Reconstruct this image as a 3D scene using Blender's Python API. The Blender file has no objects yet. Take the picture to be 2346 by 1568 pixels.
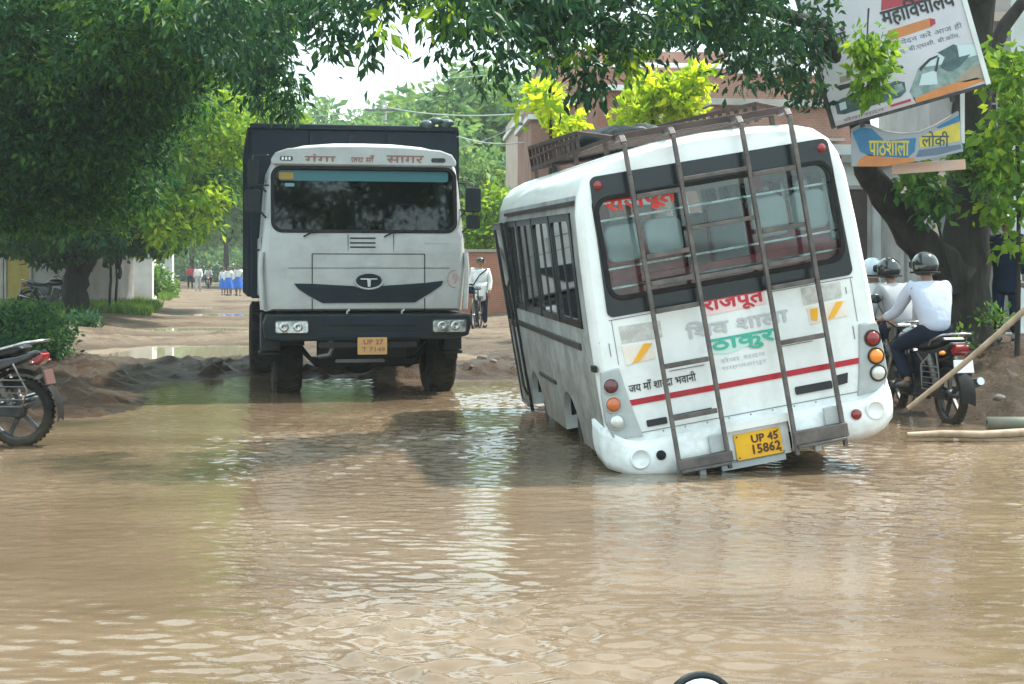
import bpy, bmesh, math, random
import numpy as np
from mathutils import Vector, Matrix, Euler

# ------------------------------------------------------------------ camera, sky, sun, exposure
SC = bpy.context.scene
COL = SC.collection
FPX, HOR, CAMH = 1500.0, 271.0, 1.5
R = math.radians
cam = bpy.data.cameras.new("camera"); cam_o = bpy.data.objects.new("camera", cam); COL.objects.link(cam_o)
cam.sensor_width = 36; cam.lens = FPX/1024*36; cam.shift_y = -(342-HOR)/1024
cam.clip_end = 3000; cam.clip_start = .05
cam_o.location = (0, 0, CAMH); cam_o.rotation_euler = (R(90), 0, 0)
SC.camera = cam_o
SUN_EL, SUN_AZ = 60, 62             # azimuth from +Y towards +X: high on the right, ahead of the camera
W = bpy.data.worlds.new("World"); SC.world = W; W.use_nodes = True
wt = W.node_tree; wn, wl = wt.nodes, wt.links
bg = wn["Background"]; bg.inputs[1].default_value = 0.13
sky = wn.new("ShaderNodeTexSky"); sky.sky_type = 'NISHITA'; sky.sun_disc = False
sky.sun_elevation = R(SUN_EL); sky.sun_rotation = R(SUN_AZ); sky.dust_density = 4; sky.air_density = 1.2
tc = wn.new("ShaderNodeTexCoord"); nz = wn.new("ShaderNodeTexNoise"); nz.inputs["Scale"].default_value = 2.2; nz.inputs["Detail"].default_value = 5
mr = wn.new("ShaderNodeMapRange"); mr.inputs[1].default_value = .3; mr.inputs[2].default_value = .65; mr.inputs[3].default_value = .62; mr.inputs[4].default_value = .92
mx = wn.new("ShaderNodeMixRGB"); mx.inputs[2].default_value = (6.7, 8.4, 8.7, 1)     # bright thin overcast
wl.new(tc.outputs["Generated"], nz.inputs["Vector"]); wl.new(nz.outputs["Fac"], mr.inputs[0]); wl.new(mr.outputs[0], mx.inputs[0])
wl.new(sky.outputs[0], mx.inputs[1]); wl.new(mx.outputs[0], bg.inputs[0])
sl = bpy.data.lights.new("sun", 'SUN'); sl.energy = 4.4; sl.angle = R(2); sl.color = (1, .95, .86)
so = bpy.data.objects.new("sun", sl); COL.objects.link(so)
sd = Vector((math.sin(R(SUN_AZ))*math.cos(R(SUN_EL)), math.cos(R(SUN_AZ))*math.cos(R(SUN_EL)), math.sin(R(SUN_EL))))
so.rotation_euler = sd.to_track_quat('Z', 'Y').to_euler()
SC.view_settings.view_transform = 'Standard'; SC.view_settings.look = 'None'
SC.view_settings.exposure = 1.1; SC.view_settings.gamma = 1
SC.cycles.max_bounces = 8; SC.cycles.transparent_max_bounces = 12; SC.cycles.diffuse_bounces = 3
rnd = random.Random(7)

# ------------------------------------------------------------------ helpers
def at(xd, yd, Y):
    "a point of the place seen at (xd, yd) of the 2346 px wide view, Y metres ahead"
    k = .43649
    return Vector(((xd*k-512)*Y/FPX, Y, CAMH-(yd*k-HOR)*Y/FPX))

def tag(o, label=None, cat=None, group=None, kind=None):
    if label: o["label"] = label
    if cat: o["category"] = cat
    if group: o["group"] = group
    if kind: o["kind"] = kind
    return o

def thing(name, label, cat, loc=(0, 0, 0), rz=0, group=None):
    o = bpy.data.objects.new(name, None); COL.objects.link(o); o.location = loc; o.rotation_euler = (0, 0, rz)
    o.empty_display_size = .2
    return tag(o, label, cat, group)

def copy_tree(o, parent=None):
    c = o.copy(); COL.objects.link(c)
    if parent: c.parent = parent
    for ch in list(o.children): copy_tree(ch, c)
    return c

def frame_of(d):
    d = d.normalized(); a = Vector((0, 0, 1)) if abs(d.z) < .9 else Vector((1, 0, 0))
    u = d.cross(a).normalized(); return u, d.cross(u).normalized()

class MB:
    def __init__(s): s.v = []; s.f = []; s.s = []; s.m = []; s.X = None; s.mi = 0
    def add(s, vs, fs, smooth=False):
        b = len(s.v)
        for p in vs:
            p = Vector(p)
            s.v.append(s.X @ p if s.X else p)
        for f in fs: s.f.append([i+b for i in f]); s.s.append(smooth); s.m.append(s.mi)
        return s
    def box(s, c, d, rot=None):
        c = Vector(c); h = [x/2 for x in d]; vs = []
        for x in (-1, 1):
            for y in (-1, 1):
                for z in (-1, 1):
                    p = Vector((x*h[0], y*h[1], z*h[2]))
                    if rot: p = rot @ p
                    vs.append(c+p)
        return s.add(vs, [(0, 1, 3, 2), (4, 6, 7, 5), (0, 4, 5, 1), (2, 3, 7, 6), (0, 2, 6, 4), (1, 5, 7, 3)])
    def bb(s, x0, x1, y0, y1, z0, z1): return s.box(((x0+x1)/2, (y0+y1)/2, (z0+z1)/2), (abs(x1-x0), abs(y1-y0), abs(z1-z0)))
    def beam(s, a, b, w, h=None):
        a, b = Vector(a), Vector(b); h = h or w; u, v = frame_of(b-a)
        vs = []
        for p in (a, b):
            for i, j in ((-1, -1), (1, -1), (1, 1), (-1, 1)): vs.append(p+u*i*w/2+v*j*h/2)
        return s.add(vs, [(0, 1, 2, 3), (7, 6, 5, 4), (0, 4, 5, 1), (1, 5, 6, 2), (2, 6, 7, 3), (3, 7, 4, 0)])
    def tube(s, pts, r, n=8, closed=False):
        pts = [Vector(p) for p in pts]; N = len(pts); vs = []; fs = []
        rr = r if isinstance(r, (list, tuple)) else [r]*N
        u0 = None
        for i, p in enumerate(pts):
            d = (pts[(i+1) % N]-pts[i-1]) if closed else (pts[min(i+1, N-1)]-pts[max(i-1, 0)])
            d.normalize()
            if u0 is None: u, v = frame_of(d)
            else:
                u = (u0-d*u0.dot(d)).normalized(); v = d.cross(u)
            u0 = u
            for k in range(n):
                a = 2*math.pi*k/n; vs.append(p+(u*math.cos(a)+v*math.sin(a))*rr[i])
        for i in range(N if closed else N-1):
            for k in range(n):
                a, b = i*n+k, i*n+(k+1) % n; j = ((i+1) % N)*n
                fs.append((a, b, j+(k+1) % n, j+k))
        s.add(vs, fs, True)
        if not closed: s.add(vs[:n], [tuple(range(n))[::-1]]); s.add(vs[-n:], [tuple(range(n))])
        return s
    def lathe(s, prof, c=(0, 0, 0), axis='z', n=20):
        c = Vector(c); vs = []; fs = []
        for r, h in prof:
            for k in range(n):
                a = 2*math.pi*k/n; x, y = r*math.cos(a), r*math.sin(a)
                vs.append(c+Vector({'z': (x, y, h), 'y': (x, h, y), 'x': (h, x, y)}[axis]))
        for i in range(len(prof)-1):
            for k in range(n): fs.append((i*n+k, i*n+(k+1) % n, (i+1)*n+(k+1) % n, (i+1)*n+k))
        return s.add(vs, fs, True)
    def prism(s, poly, d0, d1, plane='xz'):
        n = len(poly); vs = []
        for d in (d0, d1):
            for a, b in poly: vs.append({'xz': (a, d, b), 'xy': (a, b, d), 'yz': (d, a, b)}[plane])
        fs = [tuple(range(n))[::-1], tuple(range(n, 2*n))]+[(i, (i+1) % n, n+(i+1) % n, n+i) for i in range(n)]
        return s.add(vs, fs)
    def ball(s, c, r, nu=14, nv=9, rot=None):
        c = Vector(c); r = (r, r, r) if not isinstance(r, (list, tuple)) else r; vs = []; fs = []
        for j in range(nv+1):
            t = math.pi*j/nv
            for k in range(nu):
                a = 2*math.pi*k/nu; p = Vector((r[0]*math.sin(t)*math.cos(a), r[1]*math.sin(t)*math.sin(a), r[2]*math.cos(t)))
                vs.append(c+(rot @ p if rot else p))
        for j in range(nv):
            for k in range(nu): fs.append((j*nu+k, j*nu+(k+1) % nu, (j+1)*nu+(k+1) % nu, (j+1)*nu+k))
        return s.add(vs, fs, True)
    def mesh(s, me):
        return s.add([v.co for v in me.vertices], [tuple(p.vertices) for p in me.polygons], True)
    def build(s, name, mat, parent=None, bevel=0, seg=2):
        me = bpy.data.meshes.new(name)
        me.from_pydata([tuple(v) for v in s.v], [], s.f)
        mats = mat if isinstance(mat, (list, tuple)) else [mat]
        for m in mats: me.materials.append(m)
        me.polygons.foreach_set("use_smooth", s.s); me.polygons.foreach_set("material_index", s.m)
        bm = bmesh.new(); bm.from_mesh(me); bmesh.ops.recalc_face_normals(bm, faces=bm.faces); bm.to_mesh(me); bm.free()
        me.update()
        o = bpy.data.objects.new(name, me); COL.objects.link(o)
        if parent: o.parent = parent
        if bevel:
            b = o.modifiers.new("bevel", 'BEVEL'); b.width = bevel; b.segments = seg; b.limit_method = 'ANGLE'; b.angle_limit = R(40)
        return o

def evaluated(o):
    dg = bpy.context.evaluated_depsgraph_get()
    return bpy.data.meshes.new_from_object(o.evaluated_get(dg))

# ------------------------------------------------------------------ materials
def M(name, col, rough=.5, metal=0., col2=None, scale=6., lo=.4, hi=.62, bump=0., bscale=None, dirt=None, spec=.5, detail=6., coat=0., stretch=None, coord="Object"):
    m = bpy.data.materials.new(name); m.use_nodes = True
    nt = m.node_tree; n, l = nt.nodes, nt.links; b = n["Principled BSDF"]
    b.inputs["Base Color"].default_value = (*col, 1); b.inputs["Roughness"].default_value = rough; b.inputs["Metallic"].default_value = metal
    b.inputs["Specular IOR Level"].default_value = spec
    if coat: b.inputs["Coat Weight"].default_value = coat; b.inputs["Coat Roughness"].default_value = .08
    t = n.new("ShaderNodeTexCoord"); vec = t.outputs[coord]
    if stretch:
        mp = n.new("ShaderNodeMapping"); mp.inputs["Scale"].default_value = stretch; l.new(vec, mp.inputs[0]); vec = mp.outputs[0]
    src = None
    if col2:
        nz = n.new("ShaderNodeTexNoise"); nz.inputs["Scale"].default_value = scale; nz.inputs["Detail"].default_value = detail; nz.inputs["Roughness"].default_value = .62
        l.new(vec, nz.inputs["Vector"])
        r = n.new("ShaderNodeMapRange"); r.inputs[1].default_value = lo; r.inputs[2].default_value = hi; l.new(nz.outputs["Fac"], r.inputs[0])
        x = n.new("ShaderNodeMixRGB"); x.inputs[1].default_value = (*col, 1); x.inputs[2].default_value = (*col2, 1); l.new(r.outputs[0], x.inputs[0])
        src = x.outputs[0]
    if dirt:   # splashed mud: (colour, z where it is full, z where it ends, strength)
        dc, z0, z1, amt = dirt
        sx = n.new("ShaderNodeSeparateXYZ"); l.new(t.outputs["Object"], sx.inputs[0])
        nz2 = n.new("ShaderNodeTexNoise"); nz2.inputs["Scale"].default_value = 5; nz2.inputs["Detail"].default_value = 8; nz2.inputs["Roughness"].default_value = .7; l.new(t.outputs["Object"], nz2.inputs["Vector"])
        mp2 = n.new("ShaderNodeMapRange"); mp2.inputs[1].default_value = z1; mp2.inputs[2].default_value = z0; l.new(sx.outputs[2], mp2.inputs[0])
        ma = n.new("ShaderNodeMath"); ma.operation = 'MULTIPLY_ADD'; l.new(nz2.outputs["Fac"], ma.inputs[0]); ma.inputs[1].default_value = 1.6; ma.inputs[2].default_value = -.8
        ad = n.new("ShaderNodeMath"); ad.operation = 'ADD'; l.new(ma.outputs[0], ad.inputs[0]); l.new(mp2.outputs[0], ad.inputs[1])
        mu = n.new("ShaderNodeMath"); mu.operation = 'MULTIPLY'; mu.use_clamp = True; l.new(ad.outputs[0], mu.inputs[0]); mu.inputs[1].default_value = amt
        x2 = n.new("ShaderNodeMixRGB"); l.new(mu.outputs[0], x2.inputs[0]); x2.inputs[2].default_value = (*dc, 1)
        if src: l.new(src, x2.inputs[1])
        else: x2.inputs[1].default_value = (*col, 1)
        src = x2.outputs[0]
        rr = n.new("ShaderNodeMapRange"); rr.inputs[3].default_value = rough; rr.inputs[4].default_value = max(rough, .75); l.new(mu.outputs[0], rr.inputs[0]); l.new(rr.outputs[0], b.inputs["Roughness"])
    if src: l.new(src, b.inputs["Base Color"])
    if bump:
        nb = n.new("ShaderNodeTexNoise"); nb.inputs["Scale"].default_value = bscale or scale*3; nb.inputs["Detail"].default_value = 8; l.new(vec, nb.inputs["Vector"])
        bp = n.new("ShaderNodeBump"); bp.inputs["Strength"].default_value = bump; bp.inputs["Distance"].default_value = .03; l.new(nb.outputs["Fac"], bp.inputs["Height"]); l.new(bp.outputs[0], b.inputs["Normal"])
    return m

def glass(name, tint, gloss=.04):
    m = bpy.data.materials.new(name); m.use_nodes = True; nt = m.node_tree; n, l = nt.nodes, nt.links
    n.remove(n["Principled BSDF"]); tr = n.new("ShaderNodeBsdfTransparent"); tr.inputs[0].default_value = (*tint, 1)
    g = n.new("ShaderNodeBsdfGlossy"); g.inputs["Roughness"].default_value = gloss
    fr = n.new("ShaderNodeFresnel"); fr.inputs[0].default_value = 1.6
    mxs = n.new("ShaderNodeMixShader"); l.new(fr.outputs[0], mxs.inputs[0]); l.new(tr.outputs[0], mxs.inputs[1]); l.new(g.outputs[0], mxs.inputs[2])
    l.new(mxs.outputs[0], n["Material Output"].inputs[0]); return m

def leafmat(name, dark, mid, light, trans=.4):
    m = bpy.data.materials.new(name); m.use_nodes = True; nt = m.node_tree; n, l = nt.nodes, nt.links
    b = n["Principled BSDF"]; b.inputs["Roughness"].default_value = .5; b.inputs["Specular IOR Level"].default_value = .22
    a = n.new("ShaderNodeAttribute"); a.attribute_name = "tint"
    cr = n.new("ShaderNodeValToRGB"); e = cr.color_ramp.elements; e[0].color = (*dark, 1); e[1].color = (*light, 1)
    k = e.new(.5); k.color = (*mid, 1); l.new(a.outputs["Fac"], cr.inputs[0]); l.new(cr.outputs[0], b.inputs["Base Color"])
    t = n.new("ShaderNodeBsdfTranslucent"); hs = n.new("ShaderNodeHueSaturation"); hs.inputs["Value"].default_value = 1.5; hs.inputs["Hue"].default_value = .47
    l.new(cr.outputs[0], hs.inputs["Color"]); l.new(hs.outputs[0], t.inputs[0])
    mxs = n.new("ShaderNodeMixShader"); mxs.inputs[0].default_value = trans; l.new(b.outputs[0], mxs.inputs[1]); l.new(t.outputs[0], mxs.inputs[2])
    l.new(mxs.outputs[0], n["Material Output"].inputs[0]); return m

MUD = (.19, .145, .105)
m_buswhite = M("bus_white_paint", (.78, .80, .79), .28, col2=(.66, .67, .65), scale=3, lo=.5, hi=.8, dirt=((.30, .27, .23), -.5, .45, .6), coat=.3)
m_busbump = M("bus_bumper_paint", (.78, .80, .79), .3, col2=(.62, .62, .6), scale=5, lo=.5, hi=.8, dirt=((.34, .3, .25), -.25, .12, .8), coat=.2)
m_bussideshade = M("bus_side_shade_and_mud", (.34, .36, .36), .35, col2=(.22, .22, .215), scale=2.5, dirt=((.17, .14, .11), .0, 1.15, 1.0))  # white side's shade painted in as grey, with splashed mud lower down
m_black = M("black_paint", (.006, .010, .013), .25, spec=.5)
m_rubber = M("black_rubber", (.008, .008, .009), .7, col2=(.018, .016, .015), scale=9, spec=.25)
m_ladder = M("weathered_grey_steel", (.085, .075, .07), .6, .2, col2=(.15, .125, .115), scale=7, bump=.15)
m_rack = M("brown_rusty_steel", (.085, .055, .048), .65, .2, col2=(.045, .032, .028), scale=6, bump=.15)
m_dkgrey = M("dark_grey_metal", (.022, .023, .025), .5, .3, col2=(.045, .042, .04), scale=8)
m_chrome = M("bright_metal", (.5, .51, .52), .25, 1., col2=(.3, .3, .3), scale=12)
m_white = M("white_plastic", (.75, .76, .76), .4)
m_greyplast = M("grey_lamp_housing", (.42, .45, .45), .4, col2=(.36, .38, .38), scale=5)
m_lensred = M("red_lens", (.22, .004, .008), .12, coat=.6)
m_lensdk = M("dark_red_lens", (.10, .012, .015), .15, coat=.6)
m_lensor = M("orange_lens", (.85, .25, .012), .12, coat=.6)
m_lensrust = M("dull_orange_lens", (.5, .12, .025), .18, coat=.5)
m_lensclr = M("clear_lens", (.6, .6, .56), .1, .3, coat=.6)
m_redtape = M("red_reflective_tape", (.46, .008, .022), .35, col2=(.33, .01, .02), scale=9)
m_redtxt = M("red_lettering_paint", (.5, .03, .05), .5)
m_pink = M("pale_pink_sticker", (.80, .60, .58), .5)
m_greytxt = M("faded_grey_lettering", (.50, .50, .52), .5)
m_greentxt = M("green_lettering_paint", (.06, .42, .30), .5)
m_greenpale = M("pale_green_sticker", (.52, .72, .66), .5)
m_blacktxt = M("black_lettering_paint", (.02, .02, .022), .5)
m_orangest = M("orange_reflector_sticker", (.85, .42, .03), .4)
m_peach = M("peach_sticker_paper", (.78, .66, .54), .5, col2=(.8, .74, .68), scale=8)
m_greyst = M("grey_sticker_paper", (.45, .43, .40), .6, col2=(.62, .61, .59), scale=14)
m_plate = M("yellow_number_plate", (.86, .47, .015), .4, col2=(.8, .40, .012), scale=6)
m_platetxt = M("dark_plate_lettering", (.09, .03, .008), .5)
m_plate2 = M("dusty_orange_plate", (.58, .32, .11), .55, col2=(.5, .29, .13), scale=6)
m_glass = glass("tinted_window_glass", (.80, .86, .85))
m_glassdk = glass("dark_window_glass", (.30, .36, .36))
m_wind = glass("windscreen_glass", (.25, .33, .34))
m_interior = M("bus_interior_grey", (.26, .28, .28), .7)
m_seatred = M("red_seat_vinyl", (.55, .09, .10), .5, col2=(.32, .05, .06), scale=5)
m_seatwhite = M("white_seat_cloth", (.80, .84, .86), .8, col2=(.72, .77, .80), scale=9)
m_fringe = M("red_fringe_cloth", (.75, .06, .05), .7)
m_curtain = M("grey_curtain", (.36, .38, .37), .8)
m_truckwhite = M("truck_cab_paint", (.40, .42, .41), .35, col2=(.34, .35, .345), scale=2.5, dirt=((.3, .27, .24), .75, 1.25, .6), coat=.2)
m_bed = M("dark_navy_tipper_paint", (.005, .013, .024), .5, spec=.25, col2=(.010, .018, .027), scale=3)
m_bumpdk = M("dark_bumper_paint", (.006, .012, .018), .5, spec=.25, col2=(.014, .018, .02), scale=4, dirt=((.04, .033, .027), .3, .8, .5))
m_tyre = M("muddy_tyre_rubber", (.008, .009, .010), .85, spec=.2, col2=(.022, .019, .016), scale=7, dirt=((.10, .075, .05), .0, .38, .55), bump=.4, bscale=30)
m_line = M("panel_gap_black", (.03, .03, .032), .8)
m_brownlet = M("brown_visor_lettering", (.26, .12, .1), .6)
m_steel = M("worn_steel", (.14, .14, .14), .45, .6, col2=(.12, .11, .1), scale=8)
m_skin = M("skin_brown", (.27, .15, .10), .55)
m_hair = M("black_hair", (.012, .011, .011), .5)
m_shirtw = M("pale_blue_white_shirt", (.46, .50, .60), .9, col2=(.43, .47, .57), scale=3, bump=.9, bscale=5, spec=.1)
m_kurta = M("white_kurta_cloth", (.74, .76, .76), .85, col2=(.64, .66, .66), scale=6)
m_trouser = M("dark_navy_trousers", (.012, .018, .036), .9, spec=.1)
m_navy = M("navy_cloth", (.005, .012, .04), .9, spec=.1, col2=(.008, .018, .05), scale=5)
m_blueskirt = M("bright_blue_skirt", (.02, .15, .62), .8)
m_redcloth = M("red_cloth", (.62, .05, .08), .8)
m_greycloth = M("grey_cloth", (.35, .36, .38), .85)
m_shoe = M("black_shoe", (.02, .02, .02), .5)
m_helmet = M("black_helmet_shell", (.015, .02, .02), .15, coat=.8)
m_bikeblk = M("black_motorcycle_paint", (.006, .008, .012), .22, coat=.5)
m_bikered = M("red_motorcycle_paint", (.4, .02, .02), .25, coat=.5)
m_seatblk = M("black_seat_vinyl", (.008, .011, .016), .45)
m_engine = M("grey_engine_alloy", (.09, .09, .09), .45, .6, col2=(.04, .04, .04), scale=9)
m_bark = M("dark_bark", (.018, .016, .014), .9, spec=.2, col2=(.045, .039, .033), scale=5, bump=.9, bscale=14, stretch=(1, 1, .25))
m_wood = M("pale_bamboo_wood", (.36, .27, .19), .7, col2=(.25, .18, .12), scale=9, bump=.2, stretch=(1, 1, .3))
m_pole = M("concrete_pole", (.42, .41, .38), .85, col2=(.34, .33, .31), scale=6)
m_wire = M("pale_cable", (.35, .37, .36), .6)
m_brick = None
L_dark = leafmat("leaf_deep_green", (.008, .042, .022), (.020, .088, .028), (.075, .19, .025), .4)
L_over = leafmat("leaf_overhead_shade_green", (.006, .028, .018), (.013, .058, .024), (.045, .125, .022), .3)  # overhead leaves: backlit darkness put into the leaf colour
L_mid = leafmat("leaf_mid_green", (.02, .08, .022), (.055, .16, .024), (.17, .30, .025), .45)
L_lit = leafmat("leaf_fresh_sunlit_green", (.04, .13, .02), (.13, .28, .02), (.32, .46, .025), .5)  # fresh leaf green; on the lit sprays it carries painted sunlight
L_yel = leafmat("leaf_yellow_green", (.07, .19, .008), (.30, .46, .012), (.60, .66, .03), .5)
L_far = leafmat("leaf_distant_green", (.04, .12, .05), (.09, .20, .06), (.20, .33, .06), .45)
L_bush = leafmat("leaf_bush_green", (.010, .05, .03), (.025, .09, .03), (.11, .22, .03), .35)
L_grass = leafmat("grass_blades", (.05, .13, .02), (.09, .20, .03), (.17, .30, .05), .3)

# ------------------------------------------------------------------ value noise and the lie of the land
def vnoise(x, y, seed=0):
    x = np.asarray(x, float); y = np.asarray(y, float); xi = np.floor(x).astype(np.int64); yi = np.floor(y).astype(np.int64)
    fx = x-xi; fy = y-yi; fx = fx*fx*(3-2*fx); fy = fy*fy*(3-2*fy)
    def h(a, b):
        k = (a*374761393+b*668265263+seed*974634777) & 0x7fffffff
        k = ((k ^ (k >> 13))*1274126177) & 0x7fffffff
        return ((k ^ (k >> 16)) & 0xffff)/65535.
    return (h(xi, yi)*(1-fx)+h(xi+1, yi)*fx)*(1-fy)+(h(xi, yi+1)*(1-fx)+h(xi+1, yi+1)*fx)*fy
def fbm(x, y, seed=0, o=4):
    s = 0; a = .5
    for i in range(o): s = s+a*(vnoise(x*2**i, y*2**i, seed+i)-.5); a *= .5
    return s
POOL = [(-60, 12), (-8, 12.0), (-4.6, 12.6), (-4.2, 14.2), (-4.45, 16.7), (-4.9, 20.0), (-3.75, 21.7), (-.7, 20.9), (1.5, 20.4), (3.4, 18.2), (3.9, 15.8), (4.7, 13.4), (9, 12.0), (60, 11), (60, -60), (-60, -60)]
RA = R(11.4)
def uv(X, Y): return X*math.cos(RA)+Y*math.sin(RA), -X*math.sin(RA)+Y*math.cos(RA)
def xy(u, v): return u*math.cos(RA)-v*math.sin(RA), u*math.sin(RA)+v*math.cos(RA)
PUDDLES = [(-.55, 27.2, 2.3, 2.6), (3.6, 24.6, 1.0, 1.6), (-.4, 37.5, 2.0, 2.2), (2.5, 44, 1.8, 2.6), (1.7, 31, 1.4, 1.1), (-1.3, 33, 1.1, 1.1), (.6, 50, 2.2, 2.6), (-.6, 59, 1.5, 2.4), (2.2, 68, 2.0, 3.0)]
def gz(X, Y):
    X = np.asarray(X, float); Y = np.asarray(Y, float); P = np.array(POOL, float); Q = np.roll(P, -1, 0)
    d = np.full(X.shape, 1e9); ins = np.zeros(X.shape, bool)
    for (x1, y1), (x2, y2) in zip(P, Q):
        ex, ey = x2-x1, y2-y1; t = np.clip(((X-x1)*ex+(Y-y1)*ey)/(ex*ex+ey*ey), 0, 1)
        d = np.minimum(d, np.hypot(X-x1-t*ex, Y-y1-t*ey))
        c = ((y1 > Y) != (y2 > Y)) & (X < ex*(Y-y1)/(ey+1e-12)+x1); ins ^= c
    s = np.where(ins, -d, d)+fbm(X*.8, Y*.8, 3, 5)*1.9
    u, v = uv(X, Y)
    road = np.clip(np.minimum((u+2.6)/1.5, (8.2-u)/1.5), 0, 1)
    z = np.where(s < 0, np.maximum(s*.16, -.3), .10*(1-np.exp(-np.maximum(s, 0)/.8))+.05*np.clip(s/8, 0, 1))
    out = np.clip(s/4., 0, 1)
    z = z+out*(1-road)*(.14+.22*np.clip((u-8)/2.5, 0, 1)+.12*np.clip((-u-2.5)/4, 0, 1))
    near = np.clip(s/.4, 0, 1)*np.exp(-np.maximum(s, 0)/10.)
    z = z+near*(fbm(X*1.6, Y*1.6, 11, 4)*.20+np.maximum(fbm(X*4.2, Y*3.4, 21, 5), 0)*.46+np.abs(fbm(X*1.1+Y*.3, Y*.8, 25, 3))*.16-.02)
    z = z+np.clip(s/2, 0, 1)*fbm(X*.5, Y*.35, 31, 3)*.07*np.exp(-np.maximum(Y-20, 0)/60)
    for pu, pv, ru, rv in PUDDLES:
        q = ((u-pu)/ru)**2+((v-pv)/rv)**2+fbm(X, Y, 41)*.7
        z = np.where(s > 0, z*(1-np.exp(-q**2*.7))+np.exp(-q**2*.7)*(.02), z)
    return z
def g(X, Y): return float(gz(np.array([X]), np.array([Y]))[0])

def lines(segs):
    a = [segs[0][0]]
    for x0, x1, st in segs:
        n = max(1, int(round((x1-x0)/st))); a += list(np.linspace(x0, x1, n+1)[1:])
    return np.array(a)
def grid_mesh(name, xs, ys, zf, mat, mask=None, smooth=True):
    X, Y = np.meshgrid(xs, ys); Z = zf(X, Y); nx, ny = len(xs), len(ys)
    co = np.stack([X, Y, Z], -1).reshape(-1, 3)
    i = np.arange((nx-1)*(ny-1)); r, c = i//(nx-1), i % (nx-1); a = r*nx+c
    F = np.stack([a, a+1, a+nx+1, a+nx], -1)
    if mask is not None:
        cx = co[F].mean(1); F = F[mask(cx[:, 0], cx[:, 1])]
        used = np.unique(F); mp = np.full(len(co), -1); mp[used] = np.arange(len(used)); co = co[used]; F = mp[F]
    return raw_mesh(name, co, F, mat, smooth)
def raw_mesh(name, co, F, mat, smooth=True, tint=None):
    me = bpy.data.meshes.new(name); n = F.shape[1]
    me.vertices.add(len(co)); me.vertices.foreach_set("co", co.astype(np.float32).ravel())
    me.loops.add(F.size); me.loops.foreach_set("vertex_index", F.astype(np.int32).ravel())
    me.polygons.add(len(F)); me.polygons.foreach_set("loop_start", np.arange(0, F.size, n, dtype=np.int32))
    try: me.polygons.foreach_set("loop_total", np.full(len(F), n, dtype=np.int32))
    except Exception: pass
    me.polygons.foreach_set("use_smooth", np.full(len(F), smooth))
    me.materials.append(mat); me.update(calc_edges=True)
    if tint is not None:
        a = me.attributes.new("tint", 'FLOAT', 'FACE'); a.data.foreach_set("value", tint.astype(np.float32))
    o = bpy.data.objects.new(name, me); COL.objects.link(o); return o

def ground_mat(name, dry, wet, spk, drywet=True):
    m = bpy.data.materials.new(name); m.use_nodes = True; nt = m.node_tree; n, l = nt.nodes, nt.links; b = n["Principled BSDF"]
    b.inputs["Specular IOR Level"].default_value = .12; geo = n.new("ShaderNodeNewGeometry"); sx = n.new("ShaderNodeSeparateXYZ"); l.new(geo.outputs["Position"], sx.inputs[0])
    def noise(sc, det=8):
        z = n.new("ShaderNodeTexNoise"); z.inputs["Scale"].default_value = sc; z.inputs["Detail"].default_value = det; z.inputs["Roughness"].default_value = .65; l.new(geo.outputs["Position"], z.inputs["Vector"]); return z.outputs["Fac"]
    def mrange(s, a, c, d=0, e=1):
        r = n.new("ShaderNodeMapRange"); r.inputs[1].default_value = a; r.inputs[2].default_value = c; r.inputs[3].default_value = d; r.inputs[4].default_value = e; l.new(s, r.inputs[0]); return r.outputs[0]
    def math_(op, a, c):
        x = n.new("ShaderNodeMath"); x.operation = op
        for i, q in enumerate((a, c)):
            if isinstance(q, (int, float)): x.inputs[i].default_value = q
            else: l.new(q, x.inputs[i])
        return x.outputs[0]
    def mixc(f, a, c):
        x = n.new("ShaderNodeMixRGB"); l.new(f, x.inputs[0])
        for i, q in ((1, a), (2, c)):
            if isinstance(q, tuple): x.inputs[i].default_value = (*q, 1)
            else: l.new(q, x.inputs[i])
        return x.outputs[0]
    # churned wet mud near the pool (Y < 25), dry dust further up the road
    dist = mrange(sx.outputs[1], 20, 34); w = math_('ADD', dist, math_('MULTIPLY', math_('SUBTRACT', noise(.6), .5), 1.1))
    low = mrange(sx.outputs[2], .0, .16)
    w = math_('MULTIPLY', mrange(w, .25, .75), low) if drywet else low
    c = mixc(w, wet, dry); c = mixc(mrange(noise(7), .5, .72), c, spk)
    c = mixc(mrange(noise(1.3), .52, .64, 0, .6), c, tuple(x*.5 for x in dry)); c = mixc(mrange(noise(.35), .5, .62, 0, .75), c, tuple(x*1.4 for x in wet))
    l.new(c, b.inputs["Base Color"]); l.new(mrange(w, 0, 1, .38, .9), b.inputs["Roughness"])
    bp = n.new("ShaderNodeBump"); bp.inputs["Strength"].default_value = 1.0; bp.inputs["Distance"].default_value = .09
    l.new(math_('ADD', noise(9), math_('MULTIPLY', noise(40), .3)), bp.inputs["Height"]); l.new(bp.outputs[0], b.inputs["Normal"])
    return m
m_ground = ground_mat("mud_and_soil", (.150, .098, .058), (.050, .031, .018), (.10, .066, .040))
m_road = ground_mat("dusty_broken_road", (.205, .162, .122), (.052, .034, .021), (.12, .088, .06))
gx = lines([(-500, -60, 40), (-60, -20, 4), (-20, -8.5, .6), (-8.5, 8.5, .085), (8.5, 20, .6), (20, 60, 4), (60, 500, 40)])
gy = lines([(-80, 0, 10), (0, 10, 1), (10, 26, .085), (26, 46, .2), (46, 100, 1), (100, 240, 5), (240, 1200, 60)])
def in_road(x, y):
    u, v = uv(x, y); return (u > -2.7+np.sin(v*.7)*.25) & (u < 8.2) & (y > 22.0) & (y < 420)
tag(grid_mesh("ground", gx, gy, gz, m_ground, lambda x, y: ~in_road(x, y)), kind="structure")
tag(grid_mesh("road", gx, gy, gz, m_road, in_road), kind="structure")

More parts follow.
